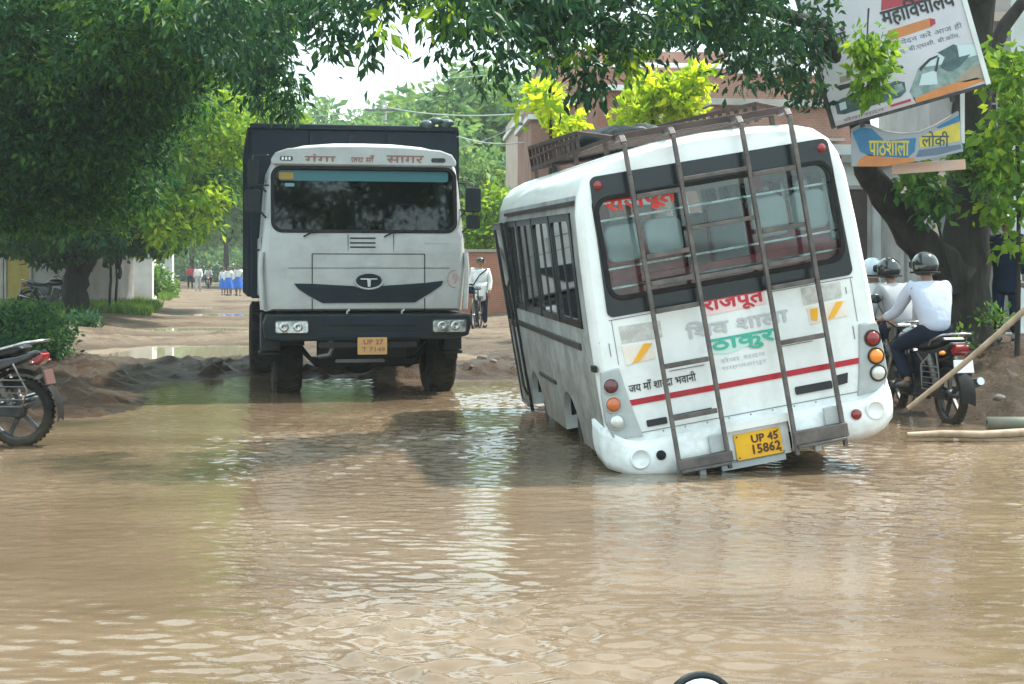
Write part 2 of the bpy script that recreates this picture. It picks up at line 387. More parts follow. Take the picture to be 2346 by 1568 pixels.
def water_mat():
    m = bpy.data.materials.new("muddy_water"); m.use_nodes = True; nt = m.node_tree; n, l = nt.nodes, nt.links; b = n["Principled BSDF"]
    b.inputs["Roughness"].default_value = .04; b.inputs["IOR"].default_value = 1.33
    geo = n.new("ShaderNodeNewGeometry")
    mp = n.new("ShaderNodeMapping"); mp.inputs["Scale"].default_value = (.5, .8, 1); mp.inputs["Rotation"].default_value = (0, 0, .12); l.new(geo.outputs["Position"], mp.inputs[0])
    z = n.new("ShaderNodeTexNoise"); z.inputs["Scale"].default_value = .8; z.inputs["Detail"].default_value = 6; l.new(mp.outputs[0], z.inputs["Vector"])
    cr = n.new("ShaderNodeValToRGB"); e = cr.color_ramp.elements; e[0].position = .35; e[1].position = .68
    e[0].color = (.112, .079, .050, 1); e[1].color = (.172, .126, .082, 1); l.new(z.outputs["Fac"], cr.inputs[0]); l.new(cr.outputs[0], b.inputs["Base Color"])
    mp2 = n.new("ShaderNodeMapping"); mp2.inputs["Scale"].default_value = (11, 19, 1); mp2.inputs["Rotation"].default_value = (0, 0, .1); l.new(geo.outputs["Position"], mp2.inputs[0])
    z2 = n.new("ShaderNodeTexNoise"); z2.inputs["Scale"].default_value = 1; z2.inputs["Detail"].default_value = 3; l.new(mp2.outputs[0], z2.inputs["Vector"])
    bp = n.new("ShaderNodeBump"); bp.inputs["Strength"].default_value = .35; bp.inputs["Distance"].default_value = .008; l.new(z2.outputs["Fac"], bp.inputs["Height"]); l.new(bp.outputs[0], b.inputs["Normal"])
    return m
m_water = water_mat()
wr = np.random.default_rng(5)
WAVES = [(lam, ang, ph, am) for lam, ang, ph, am in zip(np.concatenate([wr.uniform(.075, .16, 16), wr.uniform(.16, .30, 10)]), wr.normal(.08, .62, 26), wr.uniform(0, 6.28, 26), wr.uniform(.5, 1.2, 26))]
def wave(X, Y):
    wx = X+fbm(X*.9, Y*.9, 51, 3)*.6; wy = Y+fbm(X*.7, Y*1.1, 61, 3)*.5; z = 0
    for lam, ang, ph, am in WAVES:
        k = 2*math.pi/lam; z = z+am*lam*(.0060 if lam < .16 else .0042)*np.sin(k*(-math.sin(ang)*wx+math.cos(ang)*wy)+ph)
    env = .35+1.5*np.clip(vnoise(X*.55, Y*.8, 71)-.15, 0, 1)
    lane = .85+1.0*np.exp(-((X+.35)/1.2)**2)
    cap = np.clip((22.5-Y)/3, .15, 1)
    return z*env*lane*cap
wxs = lines([(-60, -9, 6), (-9, -4, .06), (-4, 4, .028), (4, 9, .06), (9, 60, 6)])
wys = lines([(-60, 0, 8), (0, 4, .12), (4, 9, .018), (9, 14, .026), (14, 22.5, .05)])
tag(grid_mesh("water", wxs, wys, wave, m_water), kind="structure")
def m_puddle_():
    return M("puddle_water", (.33, .28, .2), .03, spec=.5)
m_puddle = m_puddle_()
for i, (pu, pv, ru, rv) in enumerate(PUDDLES):
    b = MB(); ps = []
    for k in range(36):
        a = 2*math.pi*k/36; ps.append((*xy(pu+ru*1.35*math.cos(a), pv+rv*1.35*math.sin(a)), .066 if i != 2 else .07))
    b.add(ps, [tuple(range(36))]); tag(b.build("puddle", m_puddle), kind="structure")

# ------------------------------------------------------------------ lettering
_glyphs = {}
def text_mesh(s, extrude=.002):
    if s in _glyphs: return _glyphs[s]
    cu = bpy.data.curves.new("lettering", 'FONT'); cu.body = s; cu.size = 1; cu.extrude = 0; cu.resolution_u = 2
    o = bpy.data.objects.new("lettering", cu); COL.objects.link(o); bpy.context.view_layer.update()
    me = evaluated(o); bpy.data.objects.remove(o); bpy.data.curves.remove(cu)
    co = np.array([v.co[:] for v in me.vertices]) if len(me.vertices) else np.zeros((0, 3))
    fs = [tuple(p.vertices) for p in me.polygons]; _glyphs[s] = (co, fs); return _glyphs[s]
def put_text(mb, s, x0, x1, z0, z1, y, slant=0., bold=0.):
    "lettering in the plane y, facing -y, filling the given box"
    co, fs = text_mesh(s)
    if not len(co): return mb
    mn, mxx = co.min(0), co.max(0); sx = (x1-x0)/(mxx[0]-mn[0]); sz = (z1-z0)/(mxx[1]-mn[1])
    offs = [(0, 0)] if not bold else [(0, 0), (bold, 0), (-bold, 0), (0, bold), (0, -bold)]
    for i, (ox, oz) in enumerate(offs):
        mb.add([(x0+(p[0]-mn[0])*sx+ox+slant*(p[1]-mn[1])*sz, y-.0006*i, z0+(p[1]-mn[1])*sz+oz) for p in co], fs)
    return mb

# ------------------------------------------------------------------ the tilted minibus
BUS = thing("minibus", "white minibus with rear ladders tilted over and sunk in the flooded pothole", "minibus", (1.84, 11.265, .145))
BUS.rotation_mode = 'XYZ'
BUS.rotation_euler = (Matrix.Rotation(R(7.0), 3, 'Z') @ Matrix.Rotation(R(.91), 3, 'X') @ Matrix.Rotation(R(-9.8), 3, 'Y')).to_euler('XYZ')
BL = 5.45
def cutter(mb):
    o = mb.build("cutter", m_black); return o
def rrect(x0, x1, z0, z1, r, n=5):
    p = []
    for cx, cz, a0 in ((x1-r, z1-r, 0), (x0+r, z1-r, 90), (x0+r, z0+r, 180), (x1-r, z0+r, 270)):
        for i in range(n+1):
            a = R(a0+90*i/n); p.append((cx+r*math.cos(a), cz+r*math.sin(a)))
    return p
def boolean(base, cuts, parent, name, mats, bevel=0):
    for c in cuts:
        md = base.modifiers.new("cut", 'BOOLEAN'); md.operation = 'DIFFERENCE'; md.object = c; md.solver = 'EXACT'
    bpy.context.view_layer.update(); me = evaluated(base); me.name = name
    for c in cuts+[base]: bpy.data.objects.remove(c)
    me.materials.clear()
    for m in mats: me.materials.append(m)
    o = bpy.data.objects.new(name, me); COL.objects.link(o); o.parent = parent
    return o
half = [(1.09, .1), (1.10, .6), (1.095, 1.05), (1.075, 1.6), (1.05, 1.98), (1.02, 2.12), (.96, 2.24), (.86, 2.325), (.7, 2.38), (.4, 2.415)]
prof = half+[(0, 2.43)]+[(-x, z) for x, z in half[::-1]]
def loft(mb, stations):   # (y, x scale, z shift at the top)
    n = len(prof); vs = []; fs = []
    for y, s, dz in stations:
        for x, z in prof: vs.append((x*s, y, z+dz*max(0, (z-1.0)/1.43)))
    for i in range(len(stations)-1):
        for k in range(n): fs.append((i*n+k, i*n+(k+1) % n, (i+1)*n+(k+1) % n, (i+1)*n+k))
    fs += [tuple(range(n))[::-1], tuple(range((len(stations)-1)*n, len(stations)*n))]
    mb.add(vs, fs, True); return mb
body = loft(MB(), [(0, .952, -.055), (.018, .972, -.03), (.05, .988, -.012), (.11, 1, 0), (BL-.35, 1, 0), (BL-.12, .985, -.05), (BL, .94, -.16)]).build("body", m_buswhite)
inner = loft(MB(), [(.045, .93, -.10), (.12, .945, -.07), (BL-.2, .945, -.07), (BL-.08, .92, -.16)])
for i, p in enumerate(inner.v): inner.v[i] = Vector((p.x, p.y, p.z if p.z > .5 else p.z+.12))
cuts = [cutter(inner)]
cuts.append(cutter(MB().prism(rrect(-.935, .935, 1.25, 2.12, .11), -.3, .3)))                  # rear window
cuts.append(cutter(MB().prism(rrect(-.92, .92, 1.12, 2.05, .12), BL-.5, BL+.4)))              # windscreen
WIN = [(.42, 1.42), (1.5, 2.5), (2.58, 3.58), (3.66, 4.3)]
for s in (-1, 1):
    for y0, y1 in WIN: cuts.append(cutter(MB().prism(rrect(y0, y1, 1.12, 1.99, .06), s*.9, s*1.3, 'yz')))
cuts.append(cutter(MB().prism(rrect(4.42, 5.16, .16, 1.99, .06), -1.3, -.9, 'yz')))           # door opening, left
cuts.append(cutter(MB().prism(rrect(4.42, 5.16, 1.1, 1.99, .06), .9, 1.3, 'yz')))
for yc in (1.75, 3.85): cuts.append(cutter(MB().lathe([(0, -1.3), (.47, -1.3), (.47, 1.3), (0, 1.3)], (0, yc, .02), 'x', 24)))
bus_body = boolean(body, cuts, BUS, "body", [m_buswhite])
bus_body.data.materials.append(m_bussideshade)
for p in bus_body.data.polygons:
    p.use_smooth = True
    if abs(p.normal.x) > .75 and p.center.x < 0 and p.center.y > .12 and p.center.z < 2.1: p.material_index = 1  # left side faces take the grey with shade painted in
try:
    bus_body.data.set_sharp_from_angle(angle=R(35))
except Exception: pass
# black band round the rear window, rubber gasket, pane
def ringprism(mb, outer, inn, y0, y1):
    n = len(outer); vs = []
    for pl in (outer, inn):
        for y in (y0, y1): vs += [(a, y, b) for a, b in pl]
    fs = []
    for k in range(n):
        j = (k+1) % n
        fs += [(k, j, 2*n+j, 2*n+k), (n+k, 3*n+k, 3*n+j, n+j), (k, n+k, n+j, j), (2*n+k, 2*n+j, 3*n+j, 3*n+k)]
    return mb.add(vs, fs)
o_ = rrect(-.955, .955, 1.185, 2.235, .05, 6); i_ = rrect(-.905, .905, 1.315, 2.06, .10, 6)
o_ = [(x*(1-.035*max(0, (z-1.2))), z+.045*x*0) for x, z in o_]
ringprism(MB(), o_, i_, -.012, .02).build("window_surround", m_black, BUS)
ringprism(MB(), rrect(-.925, .925, 1.295, 2.08, .12, 6), rrect(-.89, .89, 1.33, 2.045, .09, 6), -.03, -.0125).build("window_gasket", m_rubber, BUS, .006)
MB().prism(rrect(-.9, .9, 1.32, 2.055, .1), .024, .028).build("rear_window", m_glass, BUS)
for s in (-1, 1): MB().lathe([(0, -.03), (.03, -.028), (.036, -.013)], (s*.865, 0, 2.165), 'y', 14).build("marker_lamp", m_lensred, BUS)
# side windows, their panes, bars and curtains
for s in (-1, 1):
    for y0, y1 in WIN:
        f = ringprism(MB(), rrect(y0-.01, y1+.01, 1.11, 2.0, .06), rrect(y0+.05, y1-.05, 1.17, 1.94, .05), 0, .02)
        fr = MB(); xw = 1.068
        fr.add([(s*(xw-(v.z-1.55)*.045+.012-v.y*1.0), v.x, v.z) for v in f.v], f.f)
        w = fr.build("side_window", m_black, BUS)
        pn = MB(); pn.add([(s*(xw-(z-1.55)*.045-.004), y, z) for y, z in rrect(y0+.03, y1-.03, 1.15, 1.96, .05)], [tuple(range(24))]); pn.build("pane", m_glassdk, w)
        b = MB()
        ym = (y0+y1)/2; b.beam((s*1.075, ym, 1.14), (s*1.04, ym, 1.97), .03)
        for z in (1.3, 1.45): b.beam((s*1.03, y0+.02, z), (s*1.03, y1-.02, z), .018)
        b.build("window_bar", m_dkgrey, w)
        for k in range(2 if s < 0 else 1):
            cu = MB(); n = 12; ya = y0+.04+k*(y1-y0)*.52; vs = []
            for i in range(n+1):
                yy = ya+i/n*(y1-y0)*.30; vs += [(s*(.985+.018*math.sin(i*2.3)), yy, 1.95), (s*(1.0+.02*math.sin(i*2.3+.4)), yy, 1.16)]
            cu.add(vs, [(2*i, 2*i+1, 2*i+3, 2*i+2) for i in range(n)], True); cu.build("curtain", m_curtain, w)
for s in (-1, 1):   # the black band between the side windows
    for ya_, yb_ in ((.33, .415), (1.425, 1.495), (2.505, 2.575), (3.585, 3.655), (4.305, 4.405)):
        q = MB(); q.add([(s*(1.086-(z-1.55)*.045), y, z) for z in (1.11, 2.0) for y in (ya_, yb_)]+[(s*(1.05-(z-1.55)*.045), y, z) for z in (1.11, 2.0) for y in (ya_, yb_)], [(0, 1, 3, 2), (0, 4, 5, 1), (2, 3, 7, 6), (0, 2, 6, 4), (1, 5, 7, 3)]); q.build("window_post", m_black, BUS)
# body side: rub rails, shade and the muddy lower skin are in the paint; red reflective tape
b = MB()
for s in (-1, 1):
    b.bb(s*1.088, s*1.112, .55, 4.36, .93, .985); b.bb(s*1.09, s*1.116, 2.3, 3.3, .5, .535)
b.build("rub_rail", m_dkgrey, BUS, .006)
b = MB()
for s in (-1, 1): b.bb(s*1.03, s*1.065, .15, 4.4, 2.055, 2.085)
b.build("drip_rail", m_dkgrey, BUS)
# door, folded open against the front pillar
d = MB(); d.bb(-1.12, -1.085, 4.43, 4.49, .02, 2.0); d.bb(-1.12, -1.085, 5.10, 5.16, .05, 2.0); d.bb(-1.12, -1.085, 4.49, 5.10, .05, .1); d.bb(-1.12, -1.085, 4.49, 5.10, 1.93, 2.0); d.bb(-1.12, -1.085, 4.49, 5.1, .9, .97)
dr = d.build("door", m_black, BUS, .008); p = MB(); p.bb(-1.104, -1.1, 4.49, 5.10, .97, 1.93); p.build("pane", m_glassdk, dr); p = MB(); p.bb(-1.106, -1.096, 4.49, 5.10, .1, .9); p.build("panel", m_bussideshade, dr)
MB().tube([(-1.13, 4.38, .2), (-1.16, 4.38, .3), (-1.16, 4.36, 1.3), (-1.13, 4.36, 1.4)], .013).build("door_handle", m_dkgrey, BUS)
# front glass, mirrors
MB().prism(rrect(-.9, .9, 1.13, 2.04, .12), BL-.06, BL-.055).build("windscreen", m_glass, BUS)
# bumper
def bumper_z(s):
    ax = abs(s); zt = np.interp(ax, [0, .24, .65, .86, 1.0, 1.12, 1.6], [.262, .262, .25, .235, .27, .36, .40]); zb = np.interp(ax, [0, .22, .64, .86, 1.0, 1.1, 1.6], [-.035, -.035, -.05, -.045, 0.0, .05, .1]); return zb, zt
S = [-1.62, -1.4, -1.25, -1.15, -1.08, -1.0, -.9, -.8, -.65, -.45, -.255, -.25]
S = S+[-x for x in S[::-1]]
def contour(s):
    a = abs(s); sg = 1 if s > 0 else -1
    if a < .95: return s, -.075+.02*(a/.95)**2
    t = min(1, (a-.95)/.33)
    if a < 1.28: th = t*math.pi/2; return sg*(.95+.175*math.sin(th)), -.055+.19*(1-math.cos(th))
    return sg*1.125, .135+(a-1.28)
b = MB(); rows = 6
for rng in (S[:len(S)//2], S[len(S)//2:]):
    vs = []; fs = []
    for s in rng:
        x, y = contour(s); zb, zt = bumper_z(s)
        for k in range(rows):
            t = k/(rows-1); bul = .03*math.sin(math.pi*min(1, t*1.15)); z = zb+(zt-zb)*t
            nx = (x/1.125 if abs(s) > 1.1 else 0); ny = -1 if abs(s) < 1.15 else -.3
            vs.append((x+nx*bul*.6, y+ny*bul, z))
        vs.append((x*.93, y+.09, zt-.005)); vs.append((x*.93, y+.09, zb+.01))
    n = rows+2
    for i in range(len(rng)-1):
        for k in range(rows): fs.append((i*n+k, i*n+k+1, (i+1)*n+k+1, (i+1)*n+k))
        fs.append((i*n, (i+1)*n, (i+1)*n+n-1, i*n+n-1))
    b.add(vs, fs, True)
b.bb(-.248, .248, -.105, 0.05, .2, .262); b.bb(-.248, .248, -.05, .05, -.045, .198)
bp_ = b.build("bumper", m_busbump, BUS)
for x, z, r_ in ((-.9, .125, .075), (.93, .155, .072)):
    MB().lathe([(r_+.004, -.083), (r_, -.092), (r_-.008, -.098), (r_-.014, -.086), (0, -.084)], (x, 0, z), 'y', 24).build("round_pressing", m_busbump, bp_)
MB().lathe([(.036, -.085), (.036, -.105), (.03, -.111), (0, -.112)], (-.745, 0, .125), 'y', 16).build("parking_sensor", m_rubber, bp_)
MB().lathe([(.04, -.085), (.04, -.103), (.03, -.112), (0, -.115)], (.775, 0, .15), 'y', 16).build("reflector", m_lensred, bp_)
# number plate
pl = MB(); pl.prism(rrect(-.175, .183, -.03, .165, .012), -.068, -.058)
plo = pl.build("number_plate", m_plate, BUS); t = MB(); put_text(t, "UP 45", -.045, .158, .083, .14, -.0705, bold=.003); put_text(t, "15862", -.045, .168, .0, .066, -.0705, bold=.003)
for x, z in ((-.155, .145), (.163, .145), (-.155, -.012), (.163, -.012)): t.lathe([(.007, -.069), (.006, -.073), (0, -.074)], (x, 0, z), 'y', 8)
t.build("lettering", m_platetxt, plo)
# lamp clusters
for s in (-1, 1):
    h = MB(); h.prism([(s*1.075, .80), (s*.935, .81), (s*.905, .62), (s*.87, .42), (s*.835, .27), (s*1.06, .29), (s*1.1, .42), (s*1.095, .62)], -.02, .05)
    ho = h.build("lamp_cluster", m_greyplast, BUS, .012)
    for z, lm, x in ((.685, m_lensdk if s < 0 else m_lensred, 1.03), (.548, m_lensrust if s < 0 else m_lensor, 1.035), (.418, m_lensclr, 1.03)):
        MB().lathe([(.066, -.022), (.064, -.034), (.054, -.03), (.052, -.024)], (s*(x-.012), 0, z), 'y', 22).build("lamp_bezel", m_dkgrey if s > 0 else m_greyplast, ho)
        MB().lathe([(.053, -.024), (.051, -.038), (.04, -.048), (.022, -.054), (0, -.056)], (s*(x-.012), 0, z), 'y', 20).build("lamp", lm, ho)
# markings on the tail
def sticker(name, poly, mat, y=-.006):
    return MB().prism(poly, y, .004).build(name, mat, BUS)
st = MB(); st.prism([(-.9, .513), (.915, .513), (.915, .556), (-.9, .556)], -.008, .004); st.build("reflective_stripe", m_redtape, BUS)
sticker("grey_sticker", [(-.885, 1.11), (-.57, 1.10), (-.57, .975), (-.88, .98)], m_greyst)
so_ = sticker("orange_sticker", [(-.888, .965), (-.65, .955), (-.65, .83), (-.875, .815)], m_peach)
MB().prism([(-.83, .822), (-.77, .83), (-.655, .945), (-.72, .952)], -.011, -.007).build("slash", m_orangest, so_)
sticker("grey_sticker", [(.535, 1.15), (.845, 1.15), (.84, 1.03), (.54, 1.02)], m_greyst)
so_ = sticker("orange_sticker", [(.555, 1.0), (.87, 1.01), (.86, .885), (.565, .87)], m_peach)
for pl_ in ([(.70, .885), (.755, .89), (.845, 1.0), (.79, 1.003)], [(.575, .9), (.62, .89), (.64, .985), (.58, .985)]): MB().prism(pl_, -.011, -.007).build("slash", m_orangest, so_)
rs = sticker("red_sign", [(-.235, 1.185), (.25, 1.205), (.25, 1.085), (-.235, 1.07)], m_pink)
t = MB(); put_text(t, "राजपूत", -.225, .24, 1.076, 1.19, -.0085, bold=.005); t.build("lettering", m_redtxt, rs)
t = MB(); put_text(t, "िशव शाला", -.385, .405, .925, 1.045, -.006, bold=.004); t.build("grey_lettering", m_greytxt, BUS)
gs = sticker("green_sign", [(-.235, .785), (-.2, .84), (.2, .88), (.29, .9), (.3, .84), (.1, .8), (-.1, .765)], m_greenpale)
t = MB(); put_text(t, "ठाकुर", -.215, .275, .772, .888, -.0085, bold=.005); t.build("lettering", m_greentxt, gs)
t = MB(); put_text(t, "सेवा सदन", -.165, .185, .70, .742, -.006); put_text(t, "शाहजहांपुर", -.165, .185, .64, .68, -.006); t.build("grey_lettering", m_greytxt, BUS)
t = MB(); put_text(t, "जय माँ शारदा भवानी", -.885, -.37, .605, .685, -.006, bold=.001); t.build("black_lettering", m_blacktxt, BUS)
# slots, shut lines, small grime marks
for pl_ in (rrect(.365, .655, .365, .425, .012), [(.675, .375), (.775, .385), (.79, .46), (.70, .455)], rrect(-.795, -.64, .335, .385, .008), [(-.6, .375), (-.29, .375), (-.29, .39), (-.6, .388)]):
    MB().prism(pl_, -.012, .004).build("vent_slot", m_line, BUS)
b = MB()
for x0, x1, z in ((-.9, .9, .302), (-.56, -.29, .715), (.29, .56, .745), (-.95, -.3, 1.165), (.3, .95, 1.165)): b.bb(x0, x1, -.0045, .002, z-.003, z+.003)
b.bb(.885, .892, -.0045, .002, .70, .80); b.bb(.878, .884, -.0045, .002, 1.05, 1.1); b.bb(-.98, -.974, -.0045, .002, .9, 1.0)
for x in (-.93, .93): b.bb(x-.002, x+.002, -.0042, .002, .83, 1.16)
for x in [-.85+.17*k for k in range(11)]: b.lathe([(.006, -.002), (.005, -.0065), (0, -.0075)], (x, 0, .285), 'y', 8)
b.build("panel_gap", M("soft_grey_gap", (.2, .2, .2), .8), BUS)
b = MB(); b.bb(-1.125, -1.09, .02, .12, .80, .85); b.bb(-1.05, -1.03, .0, .05, 1.0, 1.03); b.build("broken_lamp_bracket", m_rubber, BUS, .01)
# ladders, each rail and rung, with step plates
def ladder(x0, x1, rungs, plate, name="ladder"):
    lo = bpy.data.objects.new(name, None); COL.objects.link(lo); lo.parent = BUS
    for x in (x0, x1):
        m = MB(); pts = [(x, .16, 2.475), (x, -.04, 2.49), (x, -.085, 2.44), (x, -.10, 2.2), (x, -.115, 1.2), (x, -.15, .3), (x, -.16, -.055)]
        for a, c in zip(pts, pts[1:]): m.beam(a, c, .045, .03)
        m.build("rail", m_ladder, lo, .005)
    for z in rungs:
        m = MB(); y = -.10-.03*max(0, (2.2-z)/2.2); m.bb(x0+.02, x1-.02, y-.012, y+.018, z-.018, z+.018); m.build("rung", m_ladder, lo, .004)
    m = MB(); (pz0, pz1) = plate; m.bb(x0-.01, x1+.03, -.19, -.13, pz0, pz1); m.bb(x0, x1, -.22, -.11, pz0-.02, pz0); m.build("step_plate", m_ladder, lo, .006)
    m = MB(); m.bb(x0+.14, x0+.19, -.16, -.10, pz0-.075, pz0-.02); m.bb(x1-.12, x1+.03, -.14, -.11, pz1, pz1+.13); m.build("step_bracket", m_greyplast, lo, .006)
ladder(-.635, -.262, (2.035, 1.587, 1.385, 1.18, .768, .38), (.0, .075))
ladder(.26, .635, (2.055, 1.625, 1.374, 1.20, .785), (.02, .12))
for z in (2.107, 1.74, 1.372):
    m = MB(); m.bb(-.245, .245, -.118, -.09, z-.016, z+.016); m.build("cross_bar", m_ladder, BUS, .004)
# roof rack
rk = bpy.data.objects.new("roof_rack", None); COL.objects.link(rk); rk.parent = BUS
xl, xr, ya, yb = -.66, .68, .12, 4.6
m = MB()
for z in (2.50, 2.72):
    if z < 2.6: m.beam((xl, ya, z), (xr, ya, z), .05, .05)
    m.beam((xl, ya if z < 2.6 else 1.6, z-(.07 if z > 2.6 else 0)), (xl, yb, z), .035); m.beam((xr, ya if z < 2.6 else .8, z-(.11 if z > 2.6 else 0)), (xr, yb, z), .035); m.beam((xl, yb, z), (xr, yb, z), .035)
m.beam((xl, 1.6, 2.65), (xl, ya, 2.5), .03); m.beam((xr, .8, 2.61), (xr, ya, 2.5), .03); m.beam((xl, ya+1.5, 2.61), (xl, yb, 2.61), .025)
m.build("rails", m_rack, rk, .004)
def post(a, c, w, name="post", h=None): MB().beam(a, c, w, h).build(name, m_rack, rk)
for i in range(18):
    y = ya+(yb-ya)*i/17
    if i > 5: post((xl, y, 2.47), (xl, y, 2.62+.021*y), .03)
    
    if i > 2: post((xr, y, 2.47), (xr, y, 2.59+.028*y), .03)
for i in range(7): post((xl+(xr-xl)*i/6, yb, 2.47), (xl+(xr-xl)*i/6, yb, 2.72), .03)
for i in range(16): y = ya+.1+(yb-ya-.2)*i/15; post((xl, y, 2.49), (xr, y, 2.49), .05, "floor_slat", .025)
for y in (.5, 1.9, 3.2, 4.4):
    for x in (xl, xr): post((x, y, 2.3), (x, y, 2.49), .035, "rack_foot")
# inside
m = MB(); m.bb(-1.0, 1.0, .12, 5.2, .5, .56); m.build("cabin_floor", m_interior, BUS)
def seat(x0, x1, y, zb, zt, cover):
    so2 = MB(); so2.bb(x0, x1, y, y+.45, zb-.16, zb); s_ = so2.build("seat", m_seatred, BUS, .04, 3)
    bk = MB(); bk.box(((x0+x1)/2, y+.04, (zb+zt)/2), (x1-x0, .12, zt-zb)); bk.build("backrest", m_seatred, s_, .04, 3)
    if cover:
        for k in range(2):
            w = (x1-x0)/2-.03; xa = x0+.02+k*(w+.03); c = MB(); c.prism(rrect(xa, xa+w, zb+.32 if y > .3 else 1.57, zt+.05, .06), y-.045, y+.115); c.build("headrest_cover", m_seatwhite, s_, .02)
for i in range(4):
    y = 1.45+i*.86
    for x0, x1 in ((-.93, -.27), (.27, .93)): seat(x0, x1, y, 1.0, 1.72 if i else 1.84, True)
seat(-.88, -.26, .13, 1.02, 1.80, True); seat(.26, .88, .13, 1.02, 1.82, True)
MB().bb(-.95, .95, .10, .125, 1.30, 1.46).build("red_bench_edge", m_seatred, BUS, .01)
m = MB()
for z in (1.90, 1.535, 1.39): m.beam((-.93, .075, z), (.93, .075, z), .016)
m.build("window_guard_bars", m_chrome, BUS)
m = MB(); put_text(m, "राजपूत", -.83, -.29, 1.93, 2.045, .020, bold=.006); m.build("red_window_lettering", m_fringe, BUS)
m = MB(); m.bb(.38, .46, .3, .33, 1.93, 2.04); m.bb(-.02, .10, 4.8, 4.84, 1.75, 2.0); m.build("red_ornament", m_fringe, BUS)
m = MB(); m.bb(-.95, .95, 5.0, 5.3, .56, 1.08); m.build("dashboard", m_dkgrey, BUS, .03)
# undercarriage and wheels
m = MB(); m.bb(-.95, .95, .1, 5.2, .05, .14); m.bb(-.4, -.3, .02, 5.2, -.06, .05); m.bb(.3, .4, .02, 5.2, -.06, .05); m.lathe([(0, -.8), (.06, -.8), (.06, .8), (0, .8)], (0, 1.75, -.02), 'x', 10); m.build("chassis", m_rubber, BUS)
for yc in (1.75, 3.85):
    for s in (-1, 1):
        w = MB().lathe([(.22, -.1), (.36, -.105), (.395, -.08), (.395, .08), (.36, .105), (.22, .1)], (s*.9, yc, -.02), 'x', 26).build("wheel", m_tyre, BUS)
        MB().lathe([(0, s*.06), (.1, s*.06), (.12, s*.02), (.2, s*.05), (.225, s*.1)], (s*.9, yc, -.02), 'x', 20).build("rim", m_steel, w)
m = MB(); m.bb(-.3, .2, -.05, .1, -.09, -.02); m.tube([(.5, -.05, .0), (.5, .3, .02)], .03); m.build("tow_beam", m_greyplast, BUS)
# cargo on the rack rests loose: its own thing
m = MB(); random.seed(3)
for k, (x, y, sx, sy, sz) in enumerate(((-.15, 3.4, .42, .6, .11), (.0, 2.7, .3, .45, .08))):
    m.ball((x, y, 2.53+sz*.75), [sx, sy, sz], 18, 10)
for i, v in enumerate(m.v): m.v[i] = v+Vector((0, 0, .03*math.sin(v.x*17+v.y*9)+.015*math.sin(v.y*31)))
tp = m.build("tarpaulin_bundle", M("dark_green_tarpaulin", (.008, .018, .024), .6, bump=.4, scale=4), None)
tp.location = BUS.location; tp.rotation_euler = BUS.rotation_euler
tag(tp, "dark folded tarpaulin lying on the roof rack of the tilted minibus", "tarpaulin")

# ------------------------------------------------------------------ the tipper truck
TR = thing("tipper_truck", "white cab tipper truck with dark navy load body facing the camera in the water", "truck", (-1.72, 17.6, 0), R(11))
def lean(z): return .13*max(0, (z-1.75))/1.2
thalf = [(1.165, 1.03), (1.185, 1.25), (1.205, 1.5), (1.205, 1.72), (1.175, 2.1), (1.14, 2.5), (1.11, 2.72), (1.05, 2.85), (.93, 2.93), (.7, 2.985), (.35, 3.015)]
tprof = thalf+[(0, 3.02)]+[(-x, z) for x, z in thalf[::-1]]
def tloft(stations):
    mb = MB(); n = len(tprof); vs = []; fs = []
    for y, sx, dz, db in stations:
        for x, z in tprof:
            zz = z+dz*max(0, (z-2.6)/.42)+db*max(0, (1.5-z)/.47); vs.append((x*sx, y, zz))
    for i in range(len(stations)-1):
        for k in range(n): fs.append((i*n+k, i*n+(k+1) % n, (i+1)*n+(k+1) % n, (i+1)*n+k))
    fs += [tuple(range(n))[::-1], tuple(range((len(stations)-1)*n, len(stations)*n))]
    return mb.add(vs, fs, True)
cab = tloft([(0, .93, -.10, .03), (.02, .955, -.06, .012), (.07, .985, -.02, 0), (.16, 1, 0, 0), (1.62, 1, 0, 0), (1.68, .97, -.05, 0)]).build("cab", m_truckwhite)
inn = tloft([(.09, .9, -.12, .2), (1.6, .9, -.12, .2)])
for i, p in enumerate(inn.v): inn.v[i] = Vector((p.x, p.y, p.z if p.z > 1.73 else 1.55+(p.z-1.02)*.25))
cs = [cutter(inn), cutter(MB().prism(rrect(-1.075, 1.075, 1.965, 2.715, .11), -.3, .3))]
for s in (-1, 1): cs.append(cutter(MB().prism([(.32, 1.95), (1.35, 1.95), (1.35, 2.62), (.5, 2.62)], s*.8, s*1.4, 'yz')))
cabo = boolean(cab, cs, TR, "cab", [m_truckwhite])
bm = bmesh.new(); bm.from_mesh(cabo.data)
bmesh.ops.bisect_plane(bm, geom=bm.verts[:]+bm.edges[:]+bm.faces[:], plane_co=(0, 0, 1.75), plane_no=(0, 0, 1))
for v in bm.verts: v.co.y += lean(v.co.z)
bm.to_mesh(cabo.data); bm.free()
for p in cabo.data.polygons: p.use_smooth = True
try: cabo.data.set_sharp_from_angle(angle=R(32))
except Exception: pass
def tpanel(name, poly, y0, y1, mat, parent=TR, bevel=0):
    "a panel on the cab's front, following its lean"
    mb = MB().prism(poly, y0, y1)
    for i, v in enumerate(mb.v): mb.v[i] = Vector((v.x, v.y+lean(v.z), v.z))
    return mb.build(name, mat, parent, bevel)
ws = tpanel("windscreen", rrect(-1.09, 1.09, 1.955, 2.725, .12), .05, .056, m_wind)
wg = ringprism(MB(), rrect(-1.095, 1.095, 1.945, 2.735, .13), rrect(-1.055, 1.055, 1.985, 2.695, .1), -.006, .06)
for i, v in enumerate(wg.v): wg.v[i] = Vector((v.x, v.y+lean(v.z), v.z))
wg.build("windscreen_gasket", m_rubber, TR)
